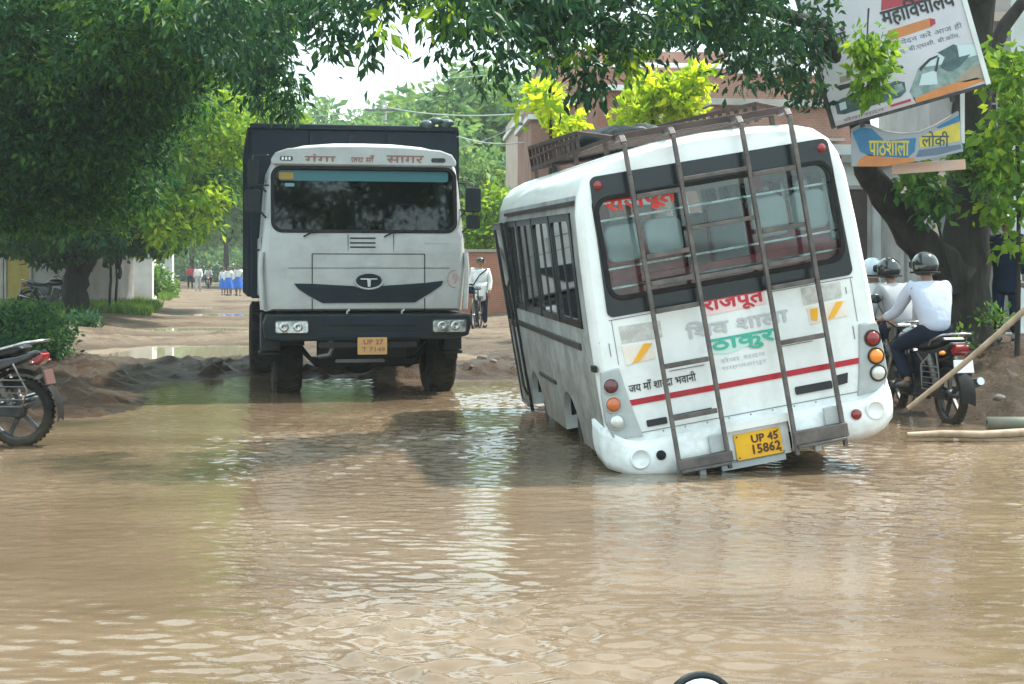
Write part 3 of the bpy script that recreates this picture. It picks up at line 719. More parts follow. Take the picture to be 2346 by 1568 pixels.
tpanel("sun_strip", rrect(-1.0, 1.0, 2.56, 2.685, .03), .040, .046, M("teal_sun_strip", (.02, .12, .14), .4), ws)
tpanel("windscreen_sticker", rrect(-1.0, -.83, 2.575, 2.655, .01), .032, .036, M("amber_sticker", (.30, .19, .02), .5), ws)
tpanel("windscreen_sticker", rrect(-.93, -.82, 2.49, 2.53, .01), .042, .046, M("teal_sticker", (.12, .25, .26), .5), ws)
# visor above the windscreen
vp = [(-1.085, 2.745), (-1.095, 2.80), (-1.04, 2.885), (-.9, 2.935), (-.5, 2.965), (0, 2.975), (.5, 2.965), (.9, 2.935), (1.04, 2.885), (1.095, 2.80), (1.085, 2.745)]
vis = tpanel("sun_visor", vp, -.035, .03, m_truckwhite, TR, .015)
t = MB(); yv = lean(2.82)-.037
put_text(t, "गंगा", -.70, -.34, 2.765, 2.87, yv, bold=.003); put_text(t, "जय माँ", -.16, .11, 2.768, 2.865, yv, bold=.003); put_text(t, "सागर", .26, .70, 2.765, 2.865, yv, bold=.003)
t.build("lettering", m_brownlet, vis)
for x, w, h in ((-.915, .075, .027), (.875, .085, .027)):
    MB().prism(rrect(x-w, x+w, 2.815-h, 2.815+h, .024), yv-.004, yv+.03).build("roof_lamp", m_dkgrey, vis)
for i in range(3): MB().prism(rrect(-.97+i*.04, -.945+i*.04, 2.796, 2.834, .006), yv-.008, yv-.003).build("lamp_pane", m_lensclr, vis)
# grille, badge, lines, vents
gp = [(-.83, 1.355), (-.62, 1.352), (-.35, 1.335), (-.14, 1.325), (-.07, 1.30), (0, 1.285), (.07, 1.285), (.11, 1.30), (.19, 1.325), (.42, 1.34), (.7, 1.36), (.92, 1.385), (.90, 1.33), (.76, 1.235), (.58, 1.13), (-.5, 1.125), (-.66, 1.21), (-.78, 1.29)]
gr = MB().prism(gp, -.012, .03).build("grille", m_bed, TR)
for z in (1.17, 1.21, 1.25, 1.29): MB().prism([(-.52-(z-1.14)*1.4, z), (.6+(z-1.14)*1.4, z), (.6+(z-1.14)*1.4, z+.012), (-.52-(z-1.14)*1.4, z+.012)], -.02, -.01).build("grille_slat", m_bumpdk, gr)
bd = MB(); bd.prism([(.04+.155*math.cos(a)*(1 if abs(math.cos(a)) < .9 else .98), 1.385+.085*math.sin(a)) for a in [2*math.pi*k/24 for k in range(24)]], -.03, .0)
bdo = bd.build("badge", m_bumpdk, TR, .006)
e = MB(); e.prism(rrect(-.06, .14, 1.40, 1.413, .004), -.035, -.028); e.prism([(.018, 1.40), (.062, 1.40), (.055, 1.315), (.025, 1.315)], -.035, -.028)
e.build("emblem_bar", m_chrome, bdo)
e = MB(); pts = [(.04+.165*math.cos(a), -.02, 1.385+.095*math.sin(a)) for a in [math.pi+math.pi*k/14 for k in range(15)]]; e.tube(pts, .014, 6); e.build("badge_rim", m_truckwhite, bdo)
b = MB()
for x in (-.62, .70): b.bb(x-.006, x+.006, -.004, .02, 1.35, 1.70); b.bb(x-.006, x+.006, -.004, .02, 1.035, 1.12+.06)
b.bb(-.62, .70, -.004, .02, 1.695, 1.705); b.bb(-.9, 1.0, -.004, .02, 1.532, 1.538)
b.bb(-.205, -.2, lean(1.85)-.012, lean(1.85)+.01, 1.73, 1.93); b.bb(.33, .335, lean(1.85)-.012, lean(1.85)+.01, 1.73, 1.93)
b.build("panel_gap", m_line, TR)
for z in (1.885, 1.83, 1.78): MB().prism(rrect(-.18, .12, z-.009, z+.009, .004), lean(z)-.006, lean(z)+.01).build("vent_slot", m_line, TR)
tpanel("name_strip", rrect(-.08, .17, 1.555, 1.60, .004), -.004, .01, m_greyplast)
tpanel("side_vent", rrect(.70, 1.0, 1.825, 1.86, .006), -.005, .01, M("pale_grey_vent", (.38, .39, .38), .6))
m_faint = M("faded_red_paint", (.42, .25, .22), .6)
e = MB(); e.tube([(1.06+.085*math.cos(a), -.002+.035*max(0, math.cos(a)), 1.41+.105*math.sin(a)) for a in [2*math.pi*k/28 for k in range(28)]], .007, 5, True); put_text(e, "9", 1.03, 1.10, 1.35, 1.47, -.004, bold=.004); e.build("painted_number", m_faint, TR)
# doors on the cab's sides
for s in (-1, 1):
    d = MB(); d.bb(s*1.20, s*1.215, .25, 1.42, 1.2, 1.9); do = d.build("door", m_truckwhite, TR, .01); MB().tube([(s*1.22, .5, 1.75), (s*1.25, .52, 1.75), (s*1.25, .62, 1.75), (s*1.22, .64, 1.75)], .012).build("door_handle", m_rubber, do)
    p = MB(); p.add([(s*1.17, .35, 1.96), (s*1.17, 1.34, 1.96), (s*1.12, 1.34, 2.6), (s*1.12, .52, 2.6)], [(0, 1, 2, 3)]); p.build("door_window", m_wind, do)
# cab corner panels (air deflectors) and steps
for s in (-1, 1):
    MB().tube([(s*1.19, .03, 1.05), (s*1.215, .03, 1.5), (s*1.2, .05, 1.72)], .03, 8).build("corner_trim", m_truckwhite, TR)
    st_ = MB(); st_.bb(s*.98, s*1.2, .35, .95, .55, 1.0); st_.bb(s*1.0, s*1.22, .4, .9, .5, .54); st_.build("step", m_bumpdk, TR, .015)
# wipers
for x in (-.72, .22):
    MB().tube([(x, -.03+lean(1.92), 1.90), (x+.09, -.02+lean(1.95), 1.95), (x+.33, lean(1.97), 1.965)], .011, 6).build("wiper", m_rubber, TR)
# bumper with headlamps and plate
bpz = MB().prism([(-1.15, 1.0), (1.24, 1.0), (1.26, .9), (1.22, .74), (1.05, .70), (-1.0, .68), (-1.16, .70), (-1.19, .88)], -.06, .25).build("bumper", m_bumpdk, TR, .025)
e = MB(); e.bb(-.55, .65, -.075, -.055, .72, .78); e.bb(-.5, .6, -.07, -.055, .86, .96); e.build("bumper_panel", m_bed, bpz, .008)
for x in (-.22, .42): MB().tube([(x, -.08, 1.005), (x, -.10, 1.03), (x+.03, -.1, 1.05)], .013, 6).build("tow_hook", m_greyplast, bpz)
for x0, x1 in ((-1.06, -.655), (.775, 1.195)):
    hl = MB().prism(rrect(x0, x1, .765, .93, .035), -.078, -.05).build("headlight", m_dkgrey, TR, .01)
    s = 1 if x0 > 0 else -1
    MB().prism(rrect(x0+.015, x1-.015, .78, .917, .03), -.09, -.077).build("lamp_glass", M("headlamp_glass", (.14, .17, .165), .08, .4, col2=(.6, .62, .6), scale=9, coat=.8), hl, .006)
    for k in range(2): cx = (x0+x1)/2+(-.09+k*.16)*1.0; MB().lathe([(.058, -.088), (.05, -.096), (.03, -.098), (.02, -.092), (0, -.09)], (cx, 0, .85), 'y', 18).build("reflector_bowl", m_chrome, hl)
pl = MB().prism(rrect(-.10, .245, .525, .725, .012), -.10, -.088).build("number_plate", m_plate2, TR)
t = MB(); put_text(t, "UP 27", -.03, .2, .645, .7, -.1025, bold=.002); put_text(t, "T 7149", -.05, .22, .56, .61, -.1025, bold=.001); t.build("lettering", m_brownlet, pl)
MB().bb(-.55, .60, -.04, .02, .60, .67).build("cross_member", m_bumpdk, TR, .01)
e = MB(); e.tube([(-.42, 0, .7), (-.38, .0, .62), (-.42, .02, .52), (-.55, .03, .5)], .03); e.build("tow_eye", m_steel, TR)
MB().prism(rrect(-.33, .26, .41, .45, .015), .3, .38).build("front_strip", m_steel, TR)
# mirrors on stalks
for x0, x1, z0, z1, s in ((1.19, 1.375, 2.2, 2.49, 1), (1.2, 1.365, 2.0, 2.17, 1), (-1.40, -1.22, 2.17, 2.44, -1), (-1.36, -1.24, 2.47, 2.79, -1)):
    a = MB(); zc = (z0+z1)/2; a.tube([(s*1.12, .12, z1+.06), (s*(abs(x0+x1)/2), .02, z1+.05), ((x0+x1)/2, .02, zc), (s*1.15, .1, z0-.05)], .012, 6); ao = a.build("side_mirror", m_black, TR)
    MB().prism(rrect(x0, x1, z0, z1, .03), -.02, .06).build("mirror_head", m_bumpdk, ao, .012)
# inside the cab
MB().bb(-1.02, 1.02, .12, .5, 1.62, 1.93).build("dashboard", m_dkgrey, TR, .03)
MB().bb(.55, .98, .14, .3, 1.93, 2.0).build("white_box", m_greyplast, TR, .01)
a = MB(); a.tube([(.52+.22*math.cos(t_), .55+.05*math.sin(t_), 2.02+.21*math.sin(t_)) for t_ in [2*math.pi*k/24 for k in range(24)]], .016, 6, True); a.tube([(.52, .55, 2.02), (.52, .4, 1.85)], .025); a.tube([(.31, .55, 2.02), (.73, .55, 2.02)], .012); a.build("steering_wheel", m_rubber, TR)
for x in (-.55, .52):
    s_ = MB(); s_.bb(x-.26, x+.26, .8, 1.3, 1.5, 1.66); so2 = s_.build("seat", m_dkgrey, TR, .04); MB().bb(x-.24, x+.24, 1.25, 1.4, 1.66, 2.35).build("backrest", m_dkgrey, so2, .05)
a = MB(); a.tube([(-.1, .2, 2.68), (-.1, .18, 2.60)], .01); a.box((-.1, .17, 2.55), (.16, .03, .09)); a.build("inner_mirror", m_greyplast, TR, .01)
a = MB()
for x, z in ((-.35, 2.02), (-.15, 1.99), (.1, 2.0)): a.ball((x, .25, z), [.06, .05, .05], 8, 6)
a.build("dashboard_ornaments", m_curtain, TR)
# wheels, axle, chassis
def truck_wheel(x, y, r, w, sub=.0):
    s = 1 if x > 0 else -1
    p = [(r*.55, -w/2), (r*.9, -w/2), (r*.97, -w*.45), (r, -w*.36)]; q = [(a, -h) for a, h in p[::-1]]
    ty = MB().lathe(p+q, (x, y, r-.02), 'x', 34)
    for k in range(34):   # tread lugs
        a = 2*math.pi*k/34; c = Vector((x, y+math.cos(a)*r, r-.02+math.sin(a)*r))
        for sg in (-1, 1): ty.box(c+Vector((sg*w*.22, 0, 0)), (w*.36, .045, .03), Matrix.Rotation(a-math.pi/2, 3, 'X') @ Matrix.Rotation(sg*.5, 3, 'Z'))
    o = ty.build("wheel", m_tyre, TR)
    MB().lathe([(0, s*w*.3), (r*.2, s*w*.3), (r*.25, s*w*.1), (r*.5, s*w*.15), (r*.56, s*w*.45)], (x, y, r-.02), 'x', 24).build("rim", m_steel, o)
truck_wheel(-.86, 1.32, .51, .36); truck_wheel(1.04, 1.32, .51, .36)
truck_wheel(-1.09, 4.75, .53, .32); truck_wheel(-.72, 4.75, .53, .3); truck_wheel(.74, 4.75, .53, .3); truck_wheel(1.1, 4.75, .53, .32)
a = MB(); a.prism([(-.7, .62), (-.55, .42), (.72, .42), (.9, .62), (.9, .5), (.7, .30), (-.5, .30), (-.7, .5)], 1.2, 1.42); a.ball((.05, 1.3, .38), [.2, .16, .17]); a.build("front_axle", m_bumpdk, TR, .02)
a = MB()
for x in (-.45, .45): a.bb(x-.06, x+.06, .1, 6.0, .7, .95)
for y in (.6, 2.2, 3.6, 5.2): a.bb(-.39, .39, y, y+.1, .72, .92)
a.bb(-1.0, 1.0, .28, 1.7, .95, 1.02); a.bb(-.5, .55, .5, 1.1, .45, .95); a.bb(-1.05, -.6, 2.2, 3.4, .55, 1.0); a.build("chassis", m_bumpdk, TR)
for x in (-.88, 1.04):
    MB().add([(x+sx*.21, 1.32+.62*math.cos(t_), .49+.62*math.sin(t_)) for t_ in [R(10+160*k/12) for k in range(13)] for sx in (-1, 1)], [(2*i, 2*i+1, 2*i+3, 2*i+2) for i in range(12)]).build("wheel_arch", m_bumpdk, TR)
for x0, x1 in ((-1.12, -.98), (1.06, 1.2)): MB().bb(x0, x1, .68, .71, .42, .70).build("mud_flap", m_rubber, TR)
# tipper body
tb = MB(); X0, X1, Y0, Y1, Z0, Z1 = -1.28, 1.37, 1.86, 6.3, 1.15, 3.32
tb.bb(X0, X1, Y0, Y0+.06, Z0, Z1); tb.bb(X0, X0+.05, Y0+.06, Y1, Z0, Z1-.04); tb.bb(X1-.05, X1, Y0+.06, Y1, Z0, Z1-.04); tb.bb(X0, X1, Y1, Y1+.06, Z0, Z1-.2); tb.bb(X0+.05, X1-.05, Y0+.06, Y1, Z0, Z0+.06)
tbo = tb.build("tipper_body", m_bed, TR, .012)
MB().bb(X0-.02, X1+.02, Y0-.04, Y0+.10, Z1+.003, Z1+.07).build("top_rail", m_bed, tbo, .015)
for s, x in ((-1, X0), (1, X1)):
    for k in range(7): y = Y0+.1+k*.66; MB().bb(x, x+s*.05, y, y+.1, Z0+.02, Z1-.06).build("rib", m_bed, tbo)
    MB().bb(x-s*.02, x+s*.05, Y0+.105, Y1, Z1-.035, Z1+.03).build("side_rail", m_bed, tbo)
for x in (-.5, 0, .5): MB().bb(x-.04, x+.04, Y0-.05, Y0-.003, Z0, Z1-.05).build("front_rib", m_bed, tbo)
# a bundled sheet tied on the corner of the load body
a = MB(); rnd.seed(4)
for k in range(7): a.ball((1.12+rnd.uniform(-.2, .18), Y0+.08+rnd.uniform(-.1, .25), Z1+.10+rnd.uniform(-.02, .05)), [rnd.uniform(.06, .11), rnd.uniform(.08, .13), rnd.uniform(.04, .07)], 10, 7)
bo = a.build("tied_sheet", M("dark_plastic_sheet", (.05, .08, .08), .35, bump=.5), None); bo.location = TR.location; bo.rotation_euler = TR.rotation_euler
tag(bo, "small crumpled dark sheet lying on the top corner of the truck load body", "sheet")
# load
lx = np.linspace(X0+.06, X1-.06, 20); ly = np.linspace(Y0+.08, Y1-.02, 30)
ld = grid_mesh("load", lx, ly, lambda x, y: 2.9+fbm(x*2, y*2, 81)*.3, m_ground); ld.parent = TR

# ------------------------------------------------------------------ motorcycles (x forward, z up, wheels on z = 0)
def arc(cx, cz, r, a0, a1, n, y=0): return [(cx+r*math.cos(R(a0+(a1-a0)*i/n)), y, cz+r*math.sin(R(a0+(a1-a0)*i/n))) for i in range(n+1)]
def motorcycle(label, loc, rz, paint, plate_mat=None, group="motorcycles"):
    t = thing("motorcycle", label, "motorcycle", loc, rz, group)
    for x in (-.62, .66):
        w = MB(); r = .30; w.lathe([(.235, -.035), (.27, -.048), (.295, -.03), (.30, 0), (.295, .03), (.27, .048), (.235, .035)], (x, 0, r), 'y', 30)
        for k in range(40):
            a = 2*math.pi*k/40; w.box((x+.299*math.cos(a), 0, r+.299*math.sin(a)), (.016, .06, .012), Matrix.Rotation(-a+math.pi/2, 3, 'Y'))
        wo = w.build("wheel", m_tyre, t)
        q = MB(); q.lathe([(.238, -.03), (.215, -.02), (.215, .02), (.238, .03)], (x, 0, r), 'y', 28); q.lathe([(0, -.06), (.05, -.06), (.06, -.03), (.06, .03), (.05, .06), (0, .06)], (x, 0, r), 'y', 14)
        for k in range(5):
            a = 2*math.pi*k/5; q.beam((x+.05*math.cos(a), 0, r+.05*math.sin(a)), (x+.22*math.cos(a+.12), 0, r+.22*math.sin(a+.12)), .03, .035)
        q.build("rim", m_engine, wo)
    for y in (-.085, .085): MB().tube([(.66, y, .30), (.56, y, .56), (.42, y, .90)], [.026, .026, .02]).build("fork_leg", m_chrome, t)
    m = MB(); vs = []; ar = arc(.66, .3, .345, 40, 165, 14)
    for p in ar: vs += [(p[0], -.06, p[2]-.012), (p[0], 0, p[2]+.012), (p[0], .06, p[2]-.012)]
    m.add(vs, [f for i in range(14) for f in ((3*i, 3*i+1, 3*i+4, 3*i+3), (3*i+1, 3*i+2, 3*i+5, 3*i+4))], True); m.build("front_mudguard", paint, t)
    m = MB(); vs = []; ar = arc(-.62, .3, .36, 20, 190, 18)
    for p in ar: vs += [(p[0], -.075, p[2]-.02), (p[0], 0, p[2]+.012), (p[0], .075, p[2]-.02)]
    m.add(vs, [f for i in range(18) for f in ((3*i, 3*i+1, 3*i+4, 3*i+3), (3*i+1, 3*i+2, 3*i+5, 3*i+4))], True); m.build("rear_mudguard", m_rubber, t)
    hb = MB().tube([(.28, -.36, 1.0), (.33, -.26, 1.02), (.40, -.1, .94), (.40, .1, .94), (.33, .26, 1.02), (.28, .36, 1.0)], .012).build("handlebar", m_dkgrey, t)
    for s in (-1, 1):
        MB().tube([(.25, s*.38, .99), (.31, s*.27, 1.015)], .018).build("grip", m_rubber, hb)
        mi = MB(); mi.tube([(.33, s*.24, 1.02), (.36, s*.30, 1.14), (.36, s*.33, 1.2)], .006); mo = mi.build("mirror", m_black, hb); MB().ball((.36, s*.35, 1.24), [.022, .075, .05], 12, 8).build("mirror_head", m_black, mo)
        MB().tube([(.34, s*.24, 1.01), (.31, s*.36, .99)], .006).build("lever", m_chrome, hb)
    m = MB(); m.prism([(.40, .98), (.50, .96), (.60, .86), (.58, .74), (.50, .72), (.42, .80)], -.11, .11); hc = m.build("headlamp_cowl", paint, t, .04, 3)
    MB().ball((.575, 0, .83), [.04, .085, .075], 14, 9).build("headlight", m_lensclr, hc)
    m = MB(); m.ball((.17, 0, .83), [.27, .145, .125], 18, 12)
    for i, v in enumerate(m.v):
        if v.z < .78: m.v[i] = Vector((v.x, v.y*.85, max(v.z, .73)))
    tk = m.build("fuel_tank", paint, t)
    MB().lathe([(0, .02), (.035, .018), (.04, 0)], (.2, 0, .945), 'z', 12).build("fuel_cap", m_chrome, tk)
    MB().prism([(-.02, .84), (-.14, .805), (-.32, .815), (-.48, .85), (-.66, .875), (-.70, .85), (-.62, .80), (-.42, .765), (-.2, .745), (-.03, .77)], -.125, .125).build("seat", m_seatblk, t, .04, 3)
    MB().prism([(-.08, .75), (-.22, .735), (-.42, .755), (-.62, .79), (-.80, .84), (-.84, .81), (-.72, .74), (-.5, .66), (-.28, .60), (-.12, .60)], -.105, .105).build("tail_panel", paint, t, .03, 3)
    MB().prism([(-.80, .825), (-.86, .80), (-.85, .74), (-.80, .70), (-.74, .72), (-.74, .79)], -.075, .075).build("tail_light", m_lensred, t, .015)
    MB().tube([(-.42, .13, .79), (-.5, .15, .84), (-.72, .145, .90), (-.84, .09, .915), (-.86, 0, .915), (-.84, -.09, .915), (-.72, -.145, .90), (-.5, -.15, .84), (-.42, -.13, .79)], .014).build("grab_rail", m_chrome, t)
    pb = MB().box((-.875, 0, .60), (.02, .20, .13), Matrix.Rotation(.25, 3, 'Y')).build("number_plate", plate_mat or m_white, t, .004)
    MB().box((-.875, 0, .515), (.03, .16, .05), Matrix.Rotation(.25, 3, 'Y')).build("mud_flap", m_rubber, t)
    for s in (-1, 1):
        i = MB(); i.tube([(-.78, s*.06, .72), (-.80, s*.16, .73)], .008); io = i.build("indicator", m_black, t); MB().ball((-.80, s*.185, .73), [.025, .035, .022], 10, 7).build("lens", m_lensor, io)
        i = MB(); i.tube([(-.60, s*.12, .34), (-.42, s*.13, .70)], .016); i.tube([(-.585, s*.12, .37)]+[(-.585+.0+.165*k/40, s*.125+.012*math.cos(k*1.2), .37+.29*k/40+.0*math.sin(k)) for k in range(41)], .034, 8); i.build("shock_absorber", m_steel, t)
        f = MB(); f.tube([(-.05, s*.1, .30), (-.05, s*.26, .31)], .012); f.tube([(-.38, s*.1, .36), (-.36, s*.24, .37)], .011); f.build("footpeg", m_rubber, t)
    m = MB(); m.box((.10, 0, .36), (.34, .26, .22)); m.box((.20, 0, .55), (.19, .2, .2), Matrix.Rotation(.35, 3, 'Y'))
    for k in range(5): m.box((.20+.012*k, 0, .49+.033*k), (.23, .24, .012), Matrix.Rotation(.35, 3, 'Y'))
    m.lathe([(0, -.17), (.085, -.17), (.1, -.13), (.1, .13), (.085, .17), (0, .17)], (.05, 0, .35), 'y', 18); m.build("engine", m_engine, t, .012)
    fr = MB(); fr.tube([(.40, 0, .86), (.30, 0, .48), (.22, 0, .24), (-.15, 0, .24), (-.2, 0, .55)], .02); fr.tube([(.38, 0, .82), (0, 0, .72), (-.55, 0, .76)], .022)
    for s in (-1, 1): fr.tube([(-.15, s*.08, .36), (-.62, s*.09, .30)], .022)
    fr.build("frame", m_bikeblk, t)
    MB().tube([(.28, -.06, .5), (.36, -.08, .40), (.28, -.13, .25), (-.1, -.15, .24), (-.3, -.16, .30), (-.34, -.165, .315), (-.8, -.19, .44), (-.86, -.19, .455)], [.02, .02, .02, .022, .025, .045, .048, .04], 12).build("exhaust", m_chrome, t)
    m = MB(); m.prism([(-.70, .36), (-.66, .26), (.0, .30), (.02, .40)], .095, .12); m.build("chain_cover", m_dkgrey, t, .008)
    m = MB(); m.tube([(-.40, .13, .68), (-.42, .22, .60), (-.44, .22, .36), (-.72, .20, .36), (-.76, .20, .5), (-.62, .16, .72)], .009)
    for k in range(4): m.tube([(-.43, .215, .42+.055*k), (-.74, .2, .42+.055*k)], .006)
    m.build("side_guard", m_steel, t)
    MB().prism([(.04, .70), (-.10, .72), (-.28, .60), (-.22, .44), (-.02, .46)], -.115, .115).build("side_panel", paint, t, .02)
    MB().tube([(-.02, .1, .24), (-.10, .22, .02)], .011).build("side_stand", m_dkgrey, t)
    return t
mc = motorcycle("black motorcycle carrying the helmeted rider past the sunken minibus", (0, 0, 0), 0, m_bikeblk)
E_ = at(2172, 968, 14.85); BH = R(101)
def place_bike(o, rearX, rearY, rz, z, label, tilt=0):
    o.location = (rearX+.62*math.cos(rz), rearY+.62*math.sin(rz), z); o.rotation_euler = (tilt, 0, rz); o["label"] = label; return o
mc2 = copy_tree(mc)
for ch in mc2.children_recursive:
    if ch.name.startswith('lens'): ch.data = ch.data.copy(); ch.data.materials[0] = m_lensdk
for ch in mc2.children:
    if ch.name.startswith('number_plate'): ch.data = ch.data.copy(); ch.data.materials[0] = M('dull_plate', (.10, .05, .04), .6)
mc3 = copy_tree(mc); mc4 = copy_tree(mc); mc5 = copy_tree(mc)
place_bike(mc, E_.x+.03, 14.85, BH, -.03, mc["label"])
place_bike(mc2, -4.23, 12.9, R(176), -.01, "parked black motorcycle at the left frame edge, only its tail in view")
place_bike(mc3, at(95, 690, 44.5).x-.35, 44.5, R(-3), g(-13, 44.5)-.01, "dark motorcycle parked behind the tree trunk by the white wall")
p_ = at(478, 650, 112); place_bike(mc4, p_.x, 112, R(-80), g(p_.x, 112), "red motorcycle riding toward the camera far up the dusty road")
for ch in mc4.children_recursive:
    if ch.data and ch.data.materials and ch.data.materials[0] == m_bikeblk:
        ch.data = ch.data.copy(); ch.data.materials[0] = m_bikered
bpy.context.view_layer.update()

# ------------------------------------------------------------------ people
def skin_mesh(pts, edges, sub=1):
    "one continuous surface grown round a skeleton: pts = [(x, y, z, radius)]"
    me = bpy.data.meshes.new("skeleton"); me.from_pydata([p[:3] for p in pts], edges, [])
    o = bpy.data.objects.new("skeleton", me); COL.objects.link(o)
    sm = o.modifiers.new("skin", 'SKIN'); sm.use_smooth_shade = True
    for i, p in enumerate(pts):
        r = p[3]; me.skin_vertices[0].data[i].radius = r if isinstance(r, tuple) else (r, r)
    me.skin_vertices[0].data[0].use_root = True
    if sub: ss = o.modifiers.new("sub", 'SUBSURF'); ss.levels = sub; ss.render_levels = sub
    bpy.context.view_layer.update(); out = evaluated(o); bpy.data.objects.remove(o); return out
def V3(p): return Vector(p)
def lerp(a, b, t): return tuple(a[i]+(b[i]-a[i])*t for i in range(3))
def person(label, loc, rz, J, shirt, lower, hair=True, skirt=False, long_shirt=False, group=None, fingers=True, sub=1, shoe=m_shoe, k=1.0, cloth_names=("shirt", "trousers")):
    t = thing("person", label, "person", loc, rz, group); t.scale = (k, k, k)
    pel, wst, chs, nck, hd = J['pelvis'], J['waist'], J['chest'], J['neck'], J['head']
    P = []; Ed = []
    def add(p, r, par=None):
        P.append((*p, r)); i = len(P)-1
        if par is not None: Ed.append((par, i))
        return i
    ip = add(pel, (.15, .105)); iw = add(wst, (.135, .095), ip); ic = add(chs, (.155, .105), iw); iu = add(lerp(chs, nck, .65), (.10, .075), ic); inn_ = add(nck, .052, iu)
    h0 = add(lerp(nck, hd, .45), .06, inn_); h1 = add(hd, (.082, .098), h0); h2 = add(lerp(nck, hd, 1.38), (.075, .088), h1); add(lerp(nck, hd, 1.62), .045, h2)
    arms = []; legs = []
    for s in ('l', 'r'):
        a = add(J['sh_'+s], .062, ic); b = add(lerp(J['sh_'+s], J['el_'+s], .5), .05, a); c = add(J['el_'+s], .042, b); d = add(lerp(J['el_'+s], J['wr_'+s], .4), .04, c); e = add(J['wr_'+s], .028, d)
        hv = V3(J['wr_'+s])-V3(J['el_'+s]); hv.normalize(); hp = V3(J['wr_'+s])+hv*.07; add(tuple(hp), (.038, .022), e); arms.append((s, hv, hp))
    for s in ('l', 'r'):
        a = add(J['hip_'+s], .088, ip); b = add(lerp(J['hip_'+s], J['kn_'+s], .5), .078, a); c = add(J['kn_'+s], .056, b); d = add(lerp(J['kn_'+s], J['an_'+s], .35), .055, c); e = add(J['an_'+s], .036, d); f = add(J['to_'+s], .034, e); legs.append(s)
    body = MB().mesh(skin_mesh(P, Ed, sub))
    hdv = V3(hd); up = (hdv-V3(nck)).normalized(); f_ = V3(J.get('face', (0, 1, 0))); f_ = (f_-up*f_.dot(up)).normalized(); sd_ = f_.cross(up)
    m = body
    m.ball(hdv+f_*.098-up*.012, [.014, .014, .026], 8, 6)                                    # nose
    for s in (-1, 1): m.ball(hdv+sd_*s*.088-up*.01, [.018, .026, .036], 8, 6)                 # ears
    m.ball(hdv+f_*.088-up*.062, [.026, .012, .009], 8, 5)                                     # lips
    if fingers:
        for s, hv, hp in arms:
            side = hv.cross(Vector((0, 0, 1))); side = side.normalized() if side.length > .1 else Vector((1, 0, 0)); dn = side.cross(hv).normalized()
            if dn.z > 0: dn = -dn
            for q in range(4):
                b0 = hp+side*(-.027+.018*q)+hv*.015; L = (.068, .078, .074, .058)[q]
                m.tube([b0, b0+hv*L*.45+dn*.008, b0+hv*L*.75+dn*.032, b0+hv*L*.7+dn*.058], [.0095, .009, .0085, .007], 6)
            sg = 1 if s == 'l' else -1
            b0 = hp+side*.03*sg-hv*.02; m.tube([b0, b0+side*.022*sg+hv*.025+dn*.01, b0+side*.02*sg+hv*.05+dn*.03], [.011, .0105, .008], 6)
    bo = m.build("body", m_skin, t)
    for s in (-1, 1):
        e = MB(); c = hdv+f_*.088+sd_*s*.034+up*.012; e.ball(c, [.013, .010, .009], 8, 6); eo = e.build("eye", m_white, t)
        MB().ball(c+f_*.007, [.006, .005, .006], 6, 5).build("iris", m_hair, eo)
    # shirt: torso and arms as one surface
    Q = []; E2 = []
    def ad2(p, r, par=None):
        Q.append((*p, r)); i = len(Q)-1
        if par is not None: E2.append((par, i))
        return i
    low = lerp(pel, wst, -.35 if not long_shirt else -.1)
    a0 = ad2(low, (.185, .135)); 
    if long_shirt: ad2(lerp(pel, lerp(J['kn_l'], J['kn_r'], .5), .75), (.21, .17), a0)
    a1 = ad2(wst, (.165, .122), a0); a2 = ad2(chs, (.195, .135), a1); a3 = ad2(lerp(chs, nck, .6), (.14, .11), a2); ad2(lerp(chs, nck, .92), .074, a3)
    for s in ('l', 'r'):
        b = ad2(J['sh_'+s], .08, a2); c = ad2(lerp(J['sh_'+s], J['el_'+s], .5), .07, b); d = ad2(J['el_'+s], .062, c); e = ad2(lerp(J['el_'+s], J['wr_'+s], .5), .055, d); ad2(lerp(J['el_'+s], J['wr_'+s], .93), .045, e)
    MB().mesh(skin_mesh(Q, E2, sub)).build(cloth_names[0], shirt, t)
    if skirt:
        m = MB(); px, py, pz = pel; vs = []; n = 28
        for z, r in ((pz+.12, .14), (pz, .19), (pz-.25, .23), (pz-.52, .27)):
            for q in range(n):
                a = 2*math.pi*q/n; rr = r*(1+.07*math.sin(q*2.4)*(z < pz)); vs.append((px+rr*math.cos(a), py+rr*.75*math.sin(a), z))
        m.add(vs, [(i*n+q, i*n+(q+1) % n, (i+1)*n+(q+1) % n, (i+1)*n+q) for i in range(3) for q in range(n)], True); m.build("skirt", lower, t)
    else:
        Q.clear(); E2.clear()
        a0 = ad2(pel, (.17, .122)); ad2(lerp(pel, wst, .6), (.15, .11), a0)
        for s in ('l', 'r'):
            b = ad2(J['hip_'+s], .104, a0); c = ad2(lerp(J['hip_'+s], J['kn_'+s], .5), .096, b); d = ad2(J['kn_'+s], .078, c); e = ad2(lerp(J['kn_'+s], J['an_'+s], .5), .072, d); ad2(lerp(J['kn_'+s], J['an_'+s], .95), .062, e)
        MB().mesh(skin_mesh(Q, E2, sub)).build(cloth_names[1], lower, t)
    for s in ('l', 'r'):
        a, b = V3(J['an_'+s]), V3(J['to_'+s]); d = (b-a); d.z = 0; d = d.normalized() if d.length > .01 else Vector((0, 1, 0)); c = MB()
        z0 = min(a.z, b.z)-.045
        rz_ = Matrix.Rotation(math.atan2(d.y, d.x), 3, 'Z'); c.ball(Vector((b.x, b.y, z0+.035))-d*.02, [.13, .048, .042], 12, 8, rz_); c.ball(Vector((a.x, a.y, z0+.045)), [.055, .045, .05], 10, 7); c.build("shoe", shoe, t)
